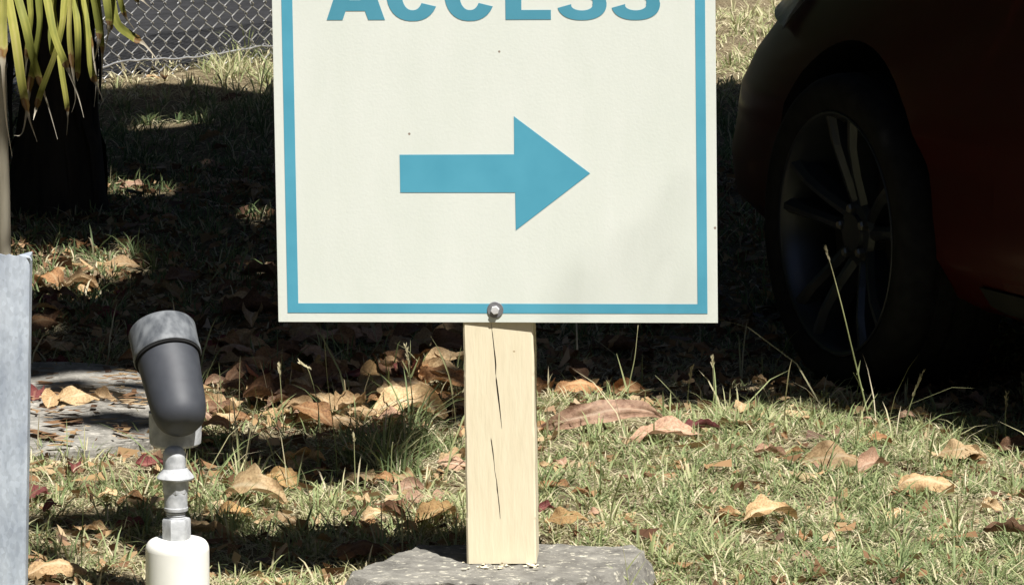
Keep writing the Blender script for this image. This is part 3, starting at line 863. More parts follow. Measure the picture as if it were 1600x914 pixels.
for sgn in (1, -1):
    dr = skin_patch('door', [(-1.52, 0.24), (-0.50, 0.24), (-0.50, 0.93), (-1.52, 0.93)], M['paint'], sgn, 0.004, 14, 12)
    skin_patch('handle', [(-1.45, 0.775), (-1.28, 0.775), (-1.28, 0.80), (-1.45, 0.80)], M['paint'], sgn, 0.028, 6, 2, dr)
    d2 = skin_patch('door', [(-2.12, 0.36), (-1.53, 0.24), (-1.53, 0.93), (-2.38, 0.93)], M['paint'], sgn, 0.004, 14, 12)
    skin_patch('handle', [(-2.30, 0.785), (-2.14, 0.785), (-2.14, 0.81), (-2.30, 0.81)], M['paint'], sgn, 0.028, 6, 2, d2)
    skin_patch('window', [(-1.50, 0.955), (-0.66, 0.955), (-1.30, 1.33), (-1.50, 1.35)], M['glass'], sgn, 0.003, 12, 8)
    skin_patch('window', [(-2.62, 0.955), (-1.56, 0.955), (-1.56, 1.35), (-2.40, 1.32)], M['glass'], sgn, 0.003, 12, 8)
    skin_patch('sill_trim', [(-2.14, 0.185), (-0.42, 0.185), (-0.42, 0.235), (-2.14, 0.235)], M['trim'], sgn, 0.008, 14, 3)
    # headlight wraps round the front corner
    bm = bmesh.new()
    grid = []
    for j in range(7):
        z = 0.585 + 0.145 * j / 6
        row = []
        for i in range(13):
            y = (0.50 + (body_y(0.30, z) - 0.50) * i / 12 * 0.998)
            if i < 12: x = min(body_x(y, z), 3)
            xx = max(0.34 - 0.0 * j, body_x(y, z))
            taper = 0.5 + 0.5 * i / 12
            row.append(Vector((xx + 0.006, sgn * (y + 0.004), 0.66 + (z - 0.66) * taper)))
        grid.append([bm.verts.new(v) for v in row])
    for j in range(6):
        for i in range(12):
            bm.faces.new((grid[j][i], grid[j][i + 1], grid[j + 1][i + 1], grid[j + 1][i]))
    bmesh.ops.solidify(bm, geom=bm.faces[:], thickness=0.012)
    from_bm('headlight', bm, M['headlamp'], CAR, smooth=True)
    skin_patch('taillight', [(-3.20, 0.70), (-2.90, 0.70), (-2.98, 0.92), (-3.14, 0.92)], M['taillamp'], sgn, 0.006, 8, 6)
    # door mirror
    bm = bmesh.new()
    bmesh.ops.create_uvsphere(bm, u_segments=20, v_segments=12, radius=1, matrix=Matrix.Translation((-0.62, sgn * 0.93, 0.99)) @ Matrix.Diagonal((0.07, 0.11, 0.075, 1)))
    tube_bm(bm, [(-0.62, sgn * 0.76, 0.94), (-0.62, sgn * 0.88, 0.97)], 0.025, 8)
    from_bm('mirror', bm, M['paint'], CAR, smooth=True)
skin_patch('bumper_grille', [(-0.42, 0.26), (0.42, 0.26), (0.38, 0.40), (-0.38, 0.40)], M['trim'], 1, 0.004, 12, 4, None, True)
skin_patch('windscreen', [(-0.60, 0.96), (0.60, 0.96), (0.48, 1.33), (-0.48, 1.33)], M['glass'], 1, 0.004, 12, 6, None, True)

# wheels: one built, three copied
TY = [(0.205, -0.09), (0.212, -0.098), (0.235, -0.104), (0.25, -0.105), (0.262, -0.100), (0.270, -0.088), (WR, -0.070)]
for gr in (-0.045, 0.0, 0.045):
    TY += [(WR, gr - 0.006), (WR - 0.007, gr - 0.005), (WR - 0.007, gr + 0.005), (WR, gr + 0.006)]
TY += [(WR, 0.070), (0.270, 0.088), (0.262, 0.100), (0.25, 0.105), (0.235, 0.104), (0.212, 0.098), (0.205, 0.09)]
def make_wheel():
    bm = bmesh.new()
    w = from_bm('wheel', lathe_bm([(0.0, -0.02), (0.12, -0.02), (0.13, -0.01), (0.13, 0.03), (0.0, 0.03)], 40), M['trim'], CAR, smooth=True, sharp=30)   # hub and brake disc
    from_bm('tyre', lathe_bm(TY + [TY[0]], 72), M['rubber_black'], w, smooth=True, sharp=35)
    from_bm('rim', lathe_bm([(0.196, -0.09), (0.208, -0.09), (0.208, 0.088), (0.2125, 0.094), (0.2085, 0.0995), (0.2035, 0.096), (0.199, 0.088), (0.190, 0.07), (0.187, -0.05), (0.196, -0.09)], 72), M['alloy_dark'], w, smooth=True, sharp=35)
    lip = lathe_bm([(0.2037, 0.0965), (0.2085, 0.1005), (0.2118, 0.0965), (0.2085, 0.0990), (0.2037, 0.0965)], 72)
    from_bm('rim_lip', lip, M['alloy_dark'], w, smooth=True)
    for s5 in range(5):
        bm = bmesh.new()
        a = R(72 * s5 + 270)
        for tw in (-1, 1):
            prof_ = []
            for (r_, hw, off, zf) in [(0.045, 0.013, 0.014, 0.052), (0.10, 0.011, 0.020, 0.070), (0.15, 0.011, 0.029, 0.084), (0.200, 0.014, 0.040, 0.090)]:
                c0 = off * tw
                prof_.append([bm.verts.new((r_, c0 - hw, zf - 0.006)), bm.verts.new((r_, c0 - hw * 0.35, zf + 0.004)), bm.verts.new((r_, c0 + hw * 0.35, zf + 0.004)), bm.verts.new((r_, c0 + hw, zf - 0.006)), bm.verts.new((r_, c0 + hw, zf - 0.04)), bm.verts.new((r_, c0 - hw, zf - 0.04))])
            for p1, p2 in zip(prof_[:-1], prof_[1:]):
                for q in range(6):
                    bm.faces.new((p1[q], p1[(q + 1) % 6], p2[(q + 1) % 6], p2[q]))
            bm.faces.new(prof_[0]); bm.faces.new(prof_[-1])
        bm.transform(Matrix.Rotation(a, 4, 'Z'))
        from_bm('spoke', bm, M['alloy_dark'], w)
    from_bm('hub_cap', lathe_bm([(0.06, 0.02), (0.058, 0.05), (0.05, 0.058), (0.034, 0.06), (0.032, 0.066), (0.0, 0.068)], 32), M['alloy_dark'], w, smooth=True, sharp=30)
    for s5 in range(5):
        a = R(72 * s5 + 60)
        from_bm('wheel_nut', lathe_bm([(0.009, 0.05), (0.009, 0.068), (0.006, 0.071), (0, 0.071)], 6, Matrix.Translation((0.042 * math.cos(a), 0.042 * math.sin(a), 0))), M['alloy'], w)
    return w
def copy_tree(o, parent):
    c_ = o.copy(); C.objects.link(c_); c_.parent = parent
    for ch in list(o.children): copy_tree(ch, c_)
    return c_
w0 = make_wheel()
def put_wheel(w, x, sgn, steer=0.0):
    w.matrix_local = Matrix.Translation((x, sgn * 0.745, WR - 0.002)) @ Matrix.Rotation(steer, 4, 'Z') @ Matrix.Rotation(-sgn * R(90), 4, 'X')
ws = [w0] + [copy_tree(w0, CAR) for _ in range(3)]
put_wheel(ws[0], 0, 1, R(-4)); put_wheel(ws[1], 0, -1, R(-4)); put_wheel(ws[2], RX, 1); put_wheel(ws[3], RX, -1)

# ------------------------------------------------------------------ chain link fence
FENCE = thing('chain_link_fence', fline(0), 'galvanised chain link fence at the back left, its bottom wire sagging above the dry grass', 'fence')
cell = 0.052                                   # diagonal of one mesh
amp = cell / 2
Hf = 1.25
zig = []
nz_ = int(Hf / (cell / 2))
bm = bmesh.new()
P_ = []
for i in range(nz_ + 1):
    zc = i * cell / 2
    xo = amp if i % 2 else 0
    yy = 0.0022 if i % 2 else -0.0022
    P_ += [(xo + (0.002 if i % 2 else -0.002), yy, zc - 0.004), (xo + (0.002 if i % 2 else -0.002), -yy, zc + 0.004)]
tube_bm(bm, P_, 0.0019, 5, cap=False)
wire_me = bpy.data.meshes.new('wire'); bm.to_mesh(wire_me); bm.free(); wire_me.materials.append(M['wire']); wire_me.shade_smooth()
wire_me_b = wire_me.copy()
fm = Matrix(((fdir.x, fn.x, 0), (fdir.y, fn.y, 0), (0, 0, 1))).to_4x4()
t0, t1 = -1.9, 2.45
i = 0
t = t0
rfen = random.Random(3)
def sag(t): return 0.018 + 0.010 * math.sin(t * 5.2) + 0.008 * math.sin(t * 11 + 1)
while t < t1:
    o = bpy.data.objects.new('wire', wire_me); C.objects.link(o); o.parent = FENCE
    o.matrix_local = Matrix.Translation(fdir * t + Vector((0, 0, sag(t) + (cell / 2 if i % 2 else 0) - 0.06 + 0.03 + rfen.uniform(-.002, .002)))) @ fm @ Matrix.Rotation(rfen.uniform(-.02, .02), 4, 'X')
    i += 1; t += amp
for zz, nm in ((0.036, 'tension_wire'), (1.22, 'tension_wire')):
    bm = bmesh.new()
    P_ = [fdir * (t0 + (t1 - t0) * k2 / 160) + fn * (-0.006 + 0.004 * math.sin(k2 * 0.9)) + Vector((0, 0, zz + (sag(t0 + (t1 - t0) * k2 / 160) if zz < 1 else 0) + rfen.uniform(-.0025, .0025))) for k2 in range(161)]
    tube_bm(bm, P_, 0.0026, 6)
    from_bm(nm, bm, M['wire'], FENCE, smooth=True)
for t in (t0 - 0.03, t1 + 0.03):
    bm = bmesh.new()
    p = fdir * t + fn * 0.04
    tube_bm(bm, [p + Vector((0, 0, -0.2)), p + Vector((0, 0, 1.3)), p + Vector((0, 0, 1.32))], [0.024, 0.024, 0.012], 16)
    from_bm('fence_post', bm, M['galv'], FENCE, smooth=True, sharp=40)

# ------------------------------------------------------------------ blades (grass): tufts of bent blades in one mesh
def blades_mesh(name, base, ang, h, lean, w, tint, twist=None, curl=1.6):
    """arrays; lean = horizontal reach / height"""
    n = len(h)
    d = np.stack([np.cos(ang), np.sin(ang), np.zeros(n)], -1)
    sd_ = np.stack([-np.sin(ang), np.cos(ang), np.zeros(n)], -1)
    if twist is not None:
        sd_ = sd_ * np.cos(twist)[:, None] + d * np.sin(twist)[:, None]
    co = np.zeros((n, 7, 3))
    for j, (t, ww) in enumerate([(0, 0.75), (0.4, 1.0), (0.75, 0.75)]):
        c = base + d * (h * lean * t ** curl)[:, None]
        c[:, 2] += h * (t - 0.22 * np.minimum(lean, 2) * t ** 2)
        co[:, 2 * j] = c - sd_ * (w * ww / 2)[:, None]
        co[:, 2 * j + 1] = c + sd_ * (w * ww / 2)[:, None]
    c = base + d * (h * lean)[:, None]
    c[:, 2] += h * (1 - 0.30 * np.minimum(lean, 2))
    co[:, 6] = c
    b = (np.arange(n) * 7)[:, None]
    q = np.array([0, 1, 3, 2, 2, 3, 5, 4, 4, 5, 6])[None, :]
    loops = (b + q).ravel()
    starts = ((np.arange(n) * 11)[:, None] + np.array([0, 4, 8])[None, :]).ravel()
    me = bpy.data.meshes.new(name)
    fast_mesh(me, co.reshape(-1, 3), loops, starts)
    at = me.attributes.new('tint', 'FLOAT', 'POINT')
    tt = np.repeat(tint, 7).reshape(n, 7) + np.array([0.06, 0.06, 0.02, 0.02, 0, 0, 0.10])[None, :]
    at.data.foreach_set('value', tt.ravel().astype(np.float32))
    me.shade_smooth()
    return me

def val_noise(x, y, f, seed):
    r = np.random.default_rng(seed)
    out = np.zeros_like(x)
    for k2 in range(6):
        a = r.uniform(0, 6.28); ff = f * r.uniform(0.6, 1.5); ph = r.uniform(0, 6.28)
        out += np.sin((x * math.cos(a) + y * math.sin(a)) * ff + ph)
    return out / 6

def on_hard(x, y):
    """where no grass grows: footing, slabs, wheels, asphalt"""
    px, py = proj(x, y, np.full_like(x, 0.0))
    m = (py > 597) & (py < 712 - 10 * np.sin(px * 0.05)) & (px < 232) & (px > -420)
    pf, qf = proj(x, y, np.full_like(x, BT))
    m |= (pf > 552) & (pf < 1012) & (qf > 862) & (qf < 960) & ~((pf < 650) & (qf < 851 + (655 - pf) * 0.42 + 10))
    fx = (x - FA.x) * fn.x + (y - FA.y) * fn.y
    m |= (fx > 0.10) & (x < 4)
    return m
def sample(n, y0_, y1_, marg, power=0.0):
    """random ground points inside the view wedge plus a margin"""
    y = y0_ + (y1_ - y0_) * rng.random(n * 2) ** (1 + power)
    hw = 0.1 * y + marg
    x = (rng.random(n * 2) * 2 - 1) * (0.1 * y1_ + marg)
    k2 = np.abs(x) < hw
    return x[k2][:n], y[k2][:n]

parts = []
def tufts(n, y0_, y1_, marg, per, hmean, green, wmul=1.0, power=0.0, lean_m=0.75, keep=None):
    x, y = sample(n, y0_, y1_, marg, power)
    px, py = proj(x, y, np.zeros_like(x))
    dens = val_noise(x, y, 9, 21) * 0.5 + val_noise(x, y, 26, 22) * 0.5
    k2 = (dens > -0.22 + rng.normal(0, 0.18, len(x))) & ~on_hard(x, y)
    if keep is not None: k2 &= keep(px, py)
    x, y, px, py = x[k2], y[k2], px[k2], py[k2]
    nt = len(x)
    cnt = rng.integers(max(2, per // 2), per + per // 2 + 1, nt)
    idx = np.repeat(np.arange(nt), cnt)
    m = len(idx)
    hT = hmean * rng.lognormal(0, 0.28, nt)
    grT = green + 0.16 * val_noise(x, y, 5, 31) + rng.normal(0, 0.09, nt)
    ang = rng.uniform(0, 2 * np.pi, m)
    rr = np.abs(rng.normal(0, 0.012, m))
    bx_ = x[idx] + rr * np.cos(ang); by_ = y[idx] + rr * np.sin(ang)
    h = hT[idx] * rng.uniform(0.45, 1.25, m)
    lean = np.abs(rng.normal(lean_m, 0.4, m))
    w = rng.uniform(0.0016, 0.0034, m) * wmul
    tint = grT[idx] + rng.normal(0, 0.10, m)
    dry = rng.random(m) < 0.15
    tint = np.where(dry, rng.uniform(0.65, 1.0, m), tint)
    bz_ = gz(bx_, by_) - 0.003
    parts.append((np.stack([bx_, by_, bz_], -1), ang, h, lean, w, np.clip(tint, 0, 1), rng.normal(0, 0.5, m)))
def thatch(n, y0_, y1_, marg, wmul=1.0, power=0.0, keep=None):
    x, y = sample(n, y0_, y1_, marg, power)
    k2 = ~on_hard(x, y)
    if keep is not None:
        px, py = proj(x, y, np.zeros_like(x)); k2 &= keep(px, py)
    x, y = x[k2], y[k2]; m = len(x)
    ang = rng.uniform(0, 2 * np.pi, m)
    h = rng.uniform(0.004, 0.016, m)
    lean = rng.uniform(1.5, 5.0, m)
    w = rng.uniform(0.0014, 0.0030, m) * wmul
    tint = np.clip(rng.normal(0.82, 0.13, m), 0.2, 1)
    parts.append((np.stack([x, y, gz(x, y) + rng.uniform(0, 0.006, m)], -1), ang, h, lean, w, tint, rng.normal(0, 0.6, m)))
litter = lambda px, py: (px < 720) | (py > 700) | (px > 1130)
tufts(10500, 6.4, 9.2, 0.45, 14, 0.029, 0.40, lean_m=0.95, keep=lambda px, py: ((px > 830) & (py > 635)) | ((py > 760) & (rng.random(len(px)) < 0.75)) | (rng.random(len(px)) < 0.16))
tufts(1500, 7.3, 9.0, 0.3, 5, 0.06, 0.30, keep=lambda px, py: (px < 740) & (rng.random(len(px)) < 0.6))
tufts(700, 7.9, 8.3, 0.2, 16, 0.06, 0.25, keep=lambda px, py: ell(px, py, 620, 730, 95, 45) | ell(px, py, 1290, 640, 40, 14) | ell(px, py, 990, 640, 40, 12))
tufts(420, 7.2, 9.0, 0.3, 2, 0.10, 0.55, lean_m=0.35, keep=lambda px, py: rng.random(len(px)) < np.where(px < 740, 0.8, 0.35))
thatch(60000, 6.4, 9.3, 0.45)
tufts(6200, 9.2, 13.0, 0.4, 9, 0.036, 0.16, 1.25)
tufts(3600, 13.0, 16.5, 0.4, 12, 0.035, 0.58, 1.5)
thatch(12000, 9.2, 13.0, 0.4, 1.5)
thatch(15000, 13.0, 16.5, 0.4, 1.9)
tufts(900, 12.9, 14.2, 0.2, 12, 0.075, 0.45, 1.3, keep=lambda px, py: (px > 330) & (px < 470) & (py > 95) & (py < 150))
cat_ = [np.concatenate([p[k2] for p in parts]) for k2 in range(7)]
o = link('grass', blades_mesh('grass', *cat_), M['grass'])
tag(o, 'short patchy green and straw coloured grass covering the ground', 'grass', kind='stuff')
print('BLADES', len(cat_[1]))

# small litter crumbs: twigs and torn leaf bits
x, y = sample(26000, 6.6, 11.8, 0.3)
pxl, pyl = proj(x, y, np.zeros_like(x))
prob = np.where(pyl < 660, 0.8, np.where(pxl < 740, 0.6, 0.22))
k2 = (~on_hard(x, y) | (rng.random(len(x)) < 0.75)) & (rng.random(len(x)) < prob)
x, y = x[k2], y[k2]
n = len(x)
co = np.zeros((n, 4, 3)); a = rng.uniform(0, 6.28, n); L_ = rng.lognormal(-4.6, 0.45, n); W_ = L_ * rng.uniform(0.25, 0.7, n)
zz = gz(x, y) + rng.uniform(0.002, 0.018, n)
hard = on_hard(x, y); zz = np.where(hard, 0.0275, zz)
for j, (s1, s2_) in enumerate([(-1, -.6), (1, -.4), (.8, .6), (-.7, .5)]):
    co[:, j, 0] = x + np.cos(a) * L_ * s1 - np.sin(a) * W_ * s2_
    co[:, j, 1] = y + np.sin(a) * L_ * s1 + np.cos(a) * W_ * s2_
    co[:, j, 2] = zz + rng.normal(0, 0.006, n) * (~hard)
me = bpy.data.meshes.new('leaf_litter')
fast_mesh(me, co.reshape(-1, 3), np.arange(4 * n), np.arange(0, 4 * n, 4))
at = me.attributes.new('tint', 'FLOAT', 'POINT'); at.data.foreach_set('value', np.repeat(rng.random(n), 4).astype(np.float32))
M['crumb'] = leafy('leaf_crumbs', [(0, (0.10, 0.05, 0.03)), (0.4, (0.25, 0.14, 0.07)), (0.75, (0.42, 0.28, 0.14)), (1, (0.5, 0.38, 0.24))], trans=0.15)
o = link('leaf_litter', me, M['crumb'])
tag(o, 'small crumbs of dry leaf and bark scattered through the grass', 'leaf litter', kind='stuff')

# ------------------------------------------------------------------ fallen leaves
def leaf_mesh(seed, curl=0.6, fold=0.5, wav=0.15, roll=0.0, ratio=0.5, nl=22, nw=10):
    """dry leaf, length 1 along x, cupped: curl = bend along its length, fold = sides raised, roll = rolled into a tube"""
    r = random.Random(seed)
    ph = [r.uniform(0, 6.28) for _ in range(6)]
    co, vein = [], []
    for i in range(nl + 1):
        t = i / nl
        wdt = ratio * 0.5 * (math.sin(math.pi * min(1, t * 0.97 + 0.015) ** 0.85) ** 0.8) * (1 + 0.07 * math.sin(t * 23 + ph[0]) + 0.10 * noise.noise(Vector((t * 9, seed * 2.3, 0))))
        th = curl * (t - 0.5) * 2
        if abs(curl) > 1e-3:
            cx = math.sin(th) / curl / 2; cz = (math.cos(th) - 1) / curl / 2
        else:
            cx = t - 0.5; cz = 0
        tx_, tz_ = math.cos(th), -math.sin(th)
        for j in range(nw + 1):
            s_ = (j / nw - 0.5) * 2
            f = fold * (0.6 + 0.6 * math.sin(t * 3 + ph[1])) + roll
            aa = s_ * f * 1.5
            if abs(f) > 1e-3:
                ly = wdt * math.sin(aa) / (f * 1.5); lz = wdt * (1 - math.cos(aa)) / (f * 1.5)
            else:
                ly, lz = wdt * s_, 0
            lz += wav * wdt * (math.sin(t * 9 + s_ * 2.2 + ph[2]) * abs(s_) ** 1.3 + 0.5 * math.sin(t * 19 + s_ * 4 + ph[3]) * abs(s_))
            nv = Vector((t * 4.0 + seed * 3.1, s_ * 1.4, seed * 1.7))
            lz += 0.050 * noise.noise(nv) + 0.034 * abs(noise.noise(nv * 2.7)) + 0.016 * noise.noise(nv * 6.0)
            lz -= 0.012 * max(0.0, 1 - abs(s_) * 4)                      # midrib crease
            lz += 0.06 * max(0.0, abs(s_) - 0.72) * (1 + math.sin(t * 13 + ph[5])) # margins curling up
            ly += 0.04 * math.sin(t * 5 + ph[4])
            co.append((cx - tz_ * lz * 0.0 + lz * math.sin(th), ly, cz + lz * math.cos(th)))
            v = max(0.0, 1 - abs(s_) * 7)
            sv = (t * 8 - abs(s_) * 1.6) % 1.0
            v = max(v, (0.35 if sv < 0.12 and 0 < t < 1 else 0))
            vein.append(v)
    faces = []
    for i in range(nl):
        for j in range(nw):
            a_ = i * (nw + 1) + j
            if r.random() < 0.012 and j in (0, nw - 1): continue
            faces.append((a_, a_ + 1, a_ + nw + 2, a_ + nw + 1))
    # stalk
    k0 = len(co)
    x0_, y0_2, z0_ = co[nw // 2]
    for q2, (dx, dz, rr) in enumerate([(0.02, 0.0, 0.010), (-0.08, 0.01, 0.008), (-0.16, 0.03, 0.009)]):
        for a_ in range(4):
            co.append((x0_ + dx, y0_2 + rr * math.cos(a_ * math.pi / 2), z0_ + dz + rr * math.sin(a_ * math.pi / 2))); vein.append(0.8)
    for q2 in range(2):
        for a_ in range(4):
            faces.append((k0 + q2 * 4 + a_, k0 + q2 * 4 + (a_ + 1) % 4, k0 + q2 * 4 + 4 + (a_ + 1) % 4, k0 + q2 * 4 + 4 + a_))
    me = bpy.data.meshes.new('fallen_leaf')
    me.from_pydata(co, [], faces); me.update()
    zmin = min(c[2] for c in co[:k0])
    me.transform(Matrix.Translation((0, 0, -zmin)))
    at = me.attributes.new('vein', 'FLOAT', 'POINT')
    at.data.foreach_set('value', vein)
    me.shade_smooth()
    return me
def put_leaf(me, colour, px, py, length_px, rot, tiltx=0.0, tilty=0.0, lift=0.006, label=None, group=None):
    """centre of the leaf at that spot on the ground; rot = direction of its length"""
    p = gnd(px, py)
    p.z = float(gz(np.array(p.x), np.array(p.y)))
    kk = (p - CO).length / FPX
    o = bpy.data.objects.new('fallen_leaf', me); C.objects.link(o)
    o.location = (p.x, p.y, p.z + lift)
    s_ = length_px * kk
    o.scale = (s_, s_, s_)
    o.rotation_euler = (-tiltx * math.cos(rot), -tiltx * math.sin(rot) * 0.0 + tilty, rot)
    o.material_slots[0].link = 'OBJECT' if o.material_slots else 'OBJECT'
    o.material_slots[0].material = LEAF[colour]
    tag(o, label, 'leaf', group or 'fallen leaves')
    return o
def LM(*a, **k2):
    me = leaf_mesh(*a, **k2); me.materials.append(LEAF['tan']); return me
flat = [LM(s_, 0.35, 0.25, 0.22) for s_ in range(1, 5)]
cup = [LM(s_, 0.8, 0.7, 0.25) for s_ in range(5, 9)]
arch = [LM(s_, 1.25, 0.45, 0.15, ratio=0.42) for s_ in range(9, 12)]
rolled = [LM(s_, 0.35, 0.4, 0.2, roll=0.9, ratio=0.6) for s_ in range(12, 15)]
cupneg = [LM(s_, 0.7, -0.8, 0.25, ratio=0.55) for s_ in range(15, 19)]
big_arch = LM(41, 0.85, -0.15, 0.05, ratio=0.19, nl=26)
feat = [
 (big_arch, 'pink', 940, 688, 215, R(6), R(-52), 0.0, .022, 'long arched pinkish tan leaf standing up from the grass right of the post'),
 (flat[1], 'pink', 1042, 714, 118, R(8), -0.25, 0, .012, 'curled pinkish brown leaf lying in front of the long arched leaf'),
 (rolled[1], 'red', 1096, 700, 60, R(20), 0, 0, .018, 'small rolled crimson leaf tip right of the curled pinkish leaf'),
 (flat[0], 'pale', 1150, 690, 60, R(160), 0.4, 0, .010, 'pale torn leaf just right of the crimson leaf'),
 (cup[0], 'pale', 640, 672, 125, R(-8), -0.55, 0.1, .012, 'big pale curled leaf in the pile left of the post'),
 (cupneg[0], 'tan', 622, 648, 110, R(20), -0.4, 0, .022, 'crumpled tan leaf on top of the pile left of the post'),
 (cupneg[1], 'gold', 590, 628, 105, R(60), -0.9, 0.1, .02, 'large half shaded golden brown leaf standing behind the pile'),
 (cup[1], 'tan', 672, 572, 70, R(10), -0.5, 0, .02, 'tan leaf catching the sun in the shade near the top of the post'),
 (cup[2], 'orange', 692, 632, 95, R(-25), -0.6, 0, .016, 'orange brown leaf touching the left side of the post'),
 (cupneg[2], 'orange', 903, 622, 80, R(5), -0.4, 0, .015, 'brown leaf in half shade behind the long arched leaf'),
 (flat[1], 'orange', 850, 690, 60, R(40), -0.3, 0, .01, 'orange leaf against the right side of the post, beside the long arched leaf'),
 (cupneg[3], 'tan', 1300, 740, 120, R(-18), -0.55, 0, .012, 'crumpled tan leaf in sunny grass in front of the car wheel'),
 (cup[3], 'pink', 1362, 742, 78, R(55), -0.6, 0, .014, 'pinkish tan leaf overlapping the crumpled tan leaf'),
 (cupneg[0], 'tan', 1446, 782, 96, R(4), -0.75, 0, .014, 'domed tan leaf with a dark hollow, alone in sunny grass'),
 (cup[1], 'tan', 1203, 828, 92, R(12), -0.3, 0, .010, 'tan leaf half sunk in the sunny grass right of the footing'),
 (cupneg[1], 'pale', 1500, 722, 88, R(-6), -0.3, 0, .012, 'pale flat leaf under the red side of the car'),
 (cup[2], 'brown', 1592, 700, 70, R(10), -0.5, 0, .014, 'dark brown leaf cut by the right edge, below the car'),
 (rolled[2], 'brown', 1572, 872, 72, R(-12), 0.2, 0, .012, 'dark rolled leaf at the lower right edge'),
 (cupneg[2], 'tan', 88, 898, 100, R(10), -0.35, 0, .012, 'plump tan leaf beside the foot of the grey post'),
 (cup[0], 'tan', 82, 652, 66, R(75), -0.5, 0, .030, 'tan leaf on the concrete path nearest the grey post'),
 (cupneg[3], 'pale', 118, 648, 80, R(10), -0.4, 0, .032, 'pale leaf in the middle of the leaf row on the path'),
 (cup[3], 'tan', 160, 643, 54, R(-20), -0.4, 0, .030, 'small tan leaf at the right end of the row on the path'),
 (flat[2], 'orange', 367, 678, 58, R(-28), -0.5, 0, .016, 'orange brown leaf right of the spotlight, on the path edge'),
 (cup[1], 'pale', 402, 785, 118, R(-20), -0.5, 0.1, .016, 'large pale tan leaf between the spotlight and the post'),
 (cupneg[0], 'tan', 442, 812, 70, R(-35), -0.3, 0, .012, 'tan leaf tucked against the large pale leaf'),
 (rolled[0], 'brown', 615, 822, 68, R(-48), -0.4, 0, .014, 'purplish brown folded leaf left of the footing'),
 (cup[2], 'gold', 682, 832, 92, R(42), -0.5, 0, .014, 'golden curled leaf behind the footing, left of the post'),
 (flat[3], 'pink', 655, 800, 60, R(12), -0.4, 0, .012, 'pinkish leaf behind the golden curled leaf'),
 (cup[3], 'red', 853, 826, 40, R(50), -0.6, 0, .014, 'small dark red leaf by the right foot of the post'),
 (cupneg[1], 'gold', 885, 842, 74, R(8), -0.3, 0, .012, 'yellow tan leaf behind the footing, right of the post'),
 (flat[0], 'orange', 862, 786, 56, R(-10), -0.3, 0, .01, 'brown flat leaf right of the post, above the dark red leaf'),
 (cupneg[2], 'orange', 62, 540, 66, R(30), -0.8, 0, .02, 'sunlit orange leaf in the shade beside the grey post'),
 (cup[0], 'red', 56, 640, 58, R(80), -0.7, 0, .03, 'dark red leaf beside the grey post, on the path'),
 (cupneg[3], 'red', 58, 790, 70, R(70), -0.5, 0, .014, 'reddish brown leaf in grass beside the grey post'),
 (cup[1], 'pale', 490, 680, 62, R(5), -0.5, 0, .014, 'pale leaf at the left end of the leaf row under the sign'),
 (cupneg[0], 'tan', 538, 684, 66, R(-12), -0.5, 0, .014, 'tan leaf in the middle of the leaf row under the sign'),
 (flat[1], 'tan', 190, 428, 66, R(25), -0.5, 0, .014, 'sunlit leaf alone in deep shade above the spotlight'),
 (cup[2], 'orange', 1205, 532, 34, R(20), -0.6, 0, .014, 'small sunlit leaf in the dark left of the car wheel'),
 (flat[2], 'brown', 968, 556, 96, R(3), -0.3, 0, .012, 'long grey brown leaf in shade under the right half of the sign'),
 (cupneg[1], 'tan', 472, 540, 78, R(8), -0.4, 0, .014, 'tan leaf in shade under the lower left corner of the sign'),
 (cupneg[2], 'brown', 565, 885, 92, R(25), -0.4, 0, .014, 'shaded brown leaf at the left end of the footing'),
 (flat[3], 'pink', 625, 292, 50, R(5), -0.3, 0, .012, None),
 (flat[0], 'pink', 205, 292, 40, R(15), -0.4, 0, .014, 'small pinkish leaf in the far sunlit strip'),
 (cup[3], 'pale', 1520, 722, 50, R(-30), -0.3, 0, .012, 'small pale leaf beside the flat leaf under the car'),
 (flat[2], 'tan', 1090, 745, 50, R(-30), -0.2, 0, .006, None),
 (flat[1], 'pink', 690, 790, 50, R(60), -0.4, 0, .012, 'small pinkish leaf against the left side of the post'),
]
for f in feat:
    if f[9] is None: continue
    put_leaf(f[0], f[1], f[2], f[3], f[4], f[5], f[6], f[7], f[8], f[9])
allm = flat + cup + arch + cupneg + rolled
rl = random.Random(77)
ORD = ['first', 'second', 'third', 'fourth', 'fifth', 'sixth', 'seventh', 'eighth', 'ninth', 'tenth', 'eleventh', 'twelfth', 'thirteenth', 'fourteenth', 'fifteenth', 'sixteenth', 'seventeenth', 'eighteenth', 'nineteenth', 'twentieth', 'twenty-first', 'twenty-second', 'twenty-third', 'twenty-fourth', 'twenty-fifth', 'twenty-sixth', 'twenty-seventh', 'twenty-eighth', 'twenty-ninth', 'thirtieth']
CW = {'tan': 'tan', 'pale': 'pale straw', 'orange': 'orange brown', 'pink': 'pinkish', 'red': 'dark red', 'brown': 'dark brown', 'gold': 'golden'}
def scatter(n, box_, lens, cols, where, group, lift=(0.006, 0.022), reject=None):
    made = []
    while len(made) < n:
        px = rl.uniform(box_[0], box_[2]); py = rl.uniform(box_[1], box_[3])
        if reject and reject(px, py): continue
        col = rl.choice(cols)
        made.append((px, col, put_leaf(rl.choice(allm), col, px, py, rl.uniform(*lens), rl.uniform(0, 6.28), rl.uniform(-.75, .1), rl.uniform(-.3, .3), rl.uniform(*lift), 'leaf', group)))
    for col in set(cols):
        row = sorted([m for m in made if m[1] == col], key=lambda m: m[0])
        for i_, m_ in enumerate(row):
            m_[2]['label'] = ('%s %s leaf from left %s' % (ORD[i_], CW[col], where)) if len(row) > 1 else 'the only %s leaf %s' % (CW[col], where)
onslab = lambda px, py: px < 246 and 590 < py < 724
scatter(66, (330, 505, 725, 670), (40, 100), ['tan', 'brown', 'orange', 'tan', 'pink'], 'in shade left of the post', 'leaves in the shade left of the post')
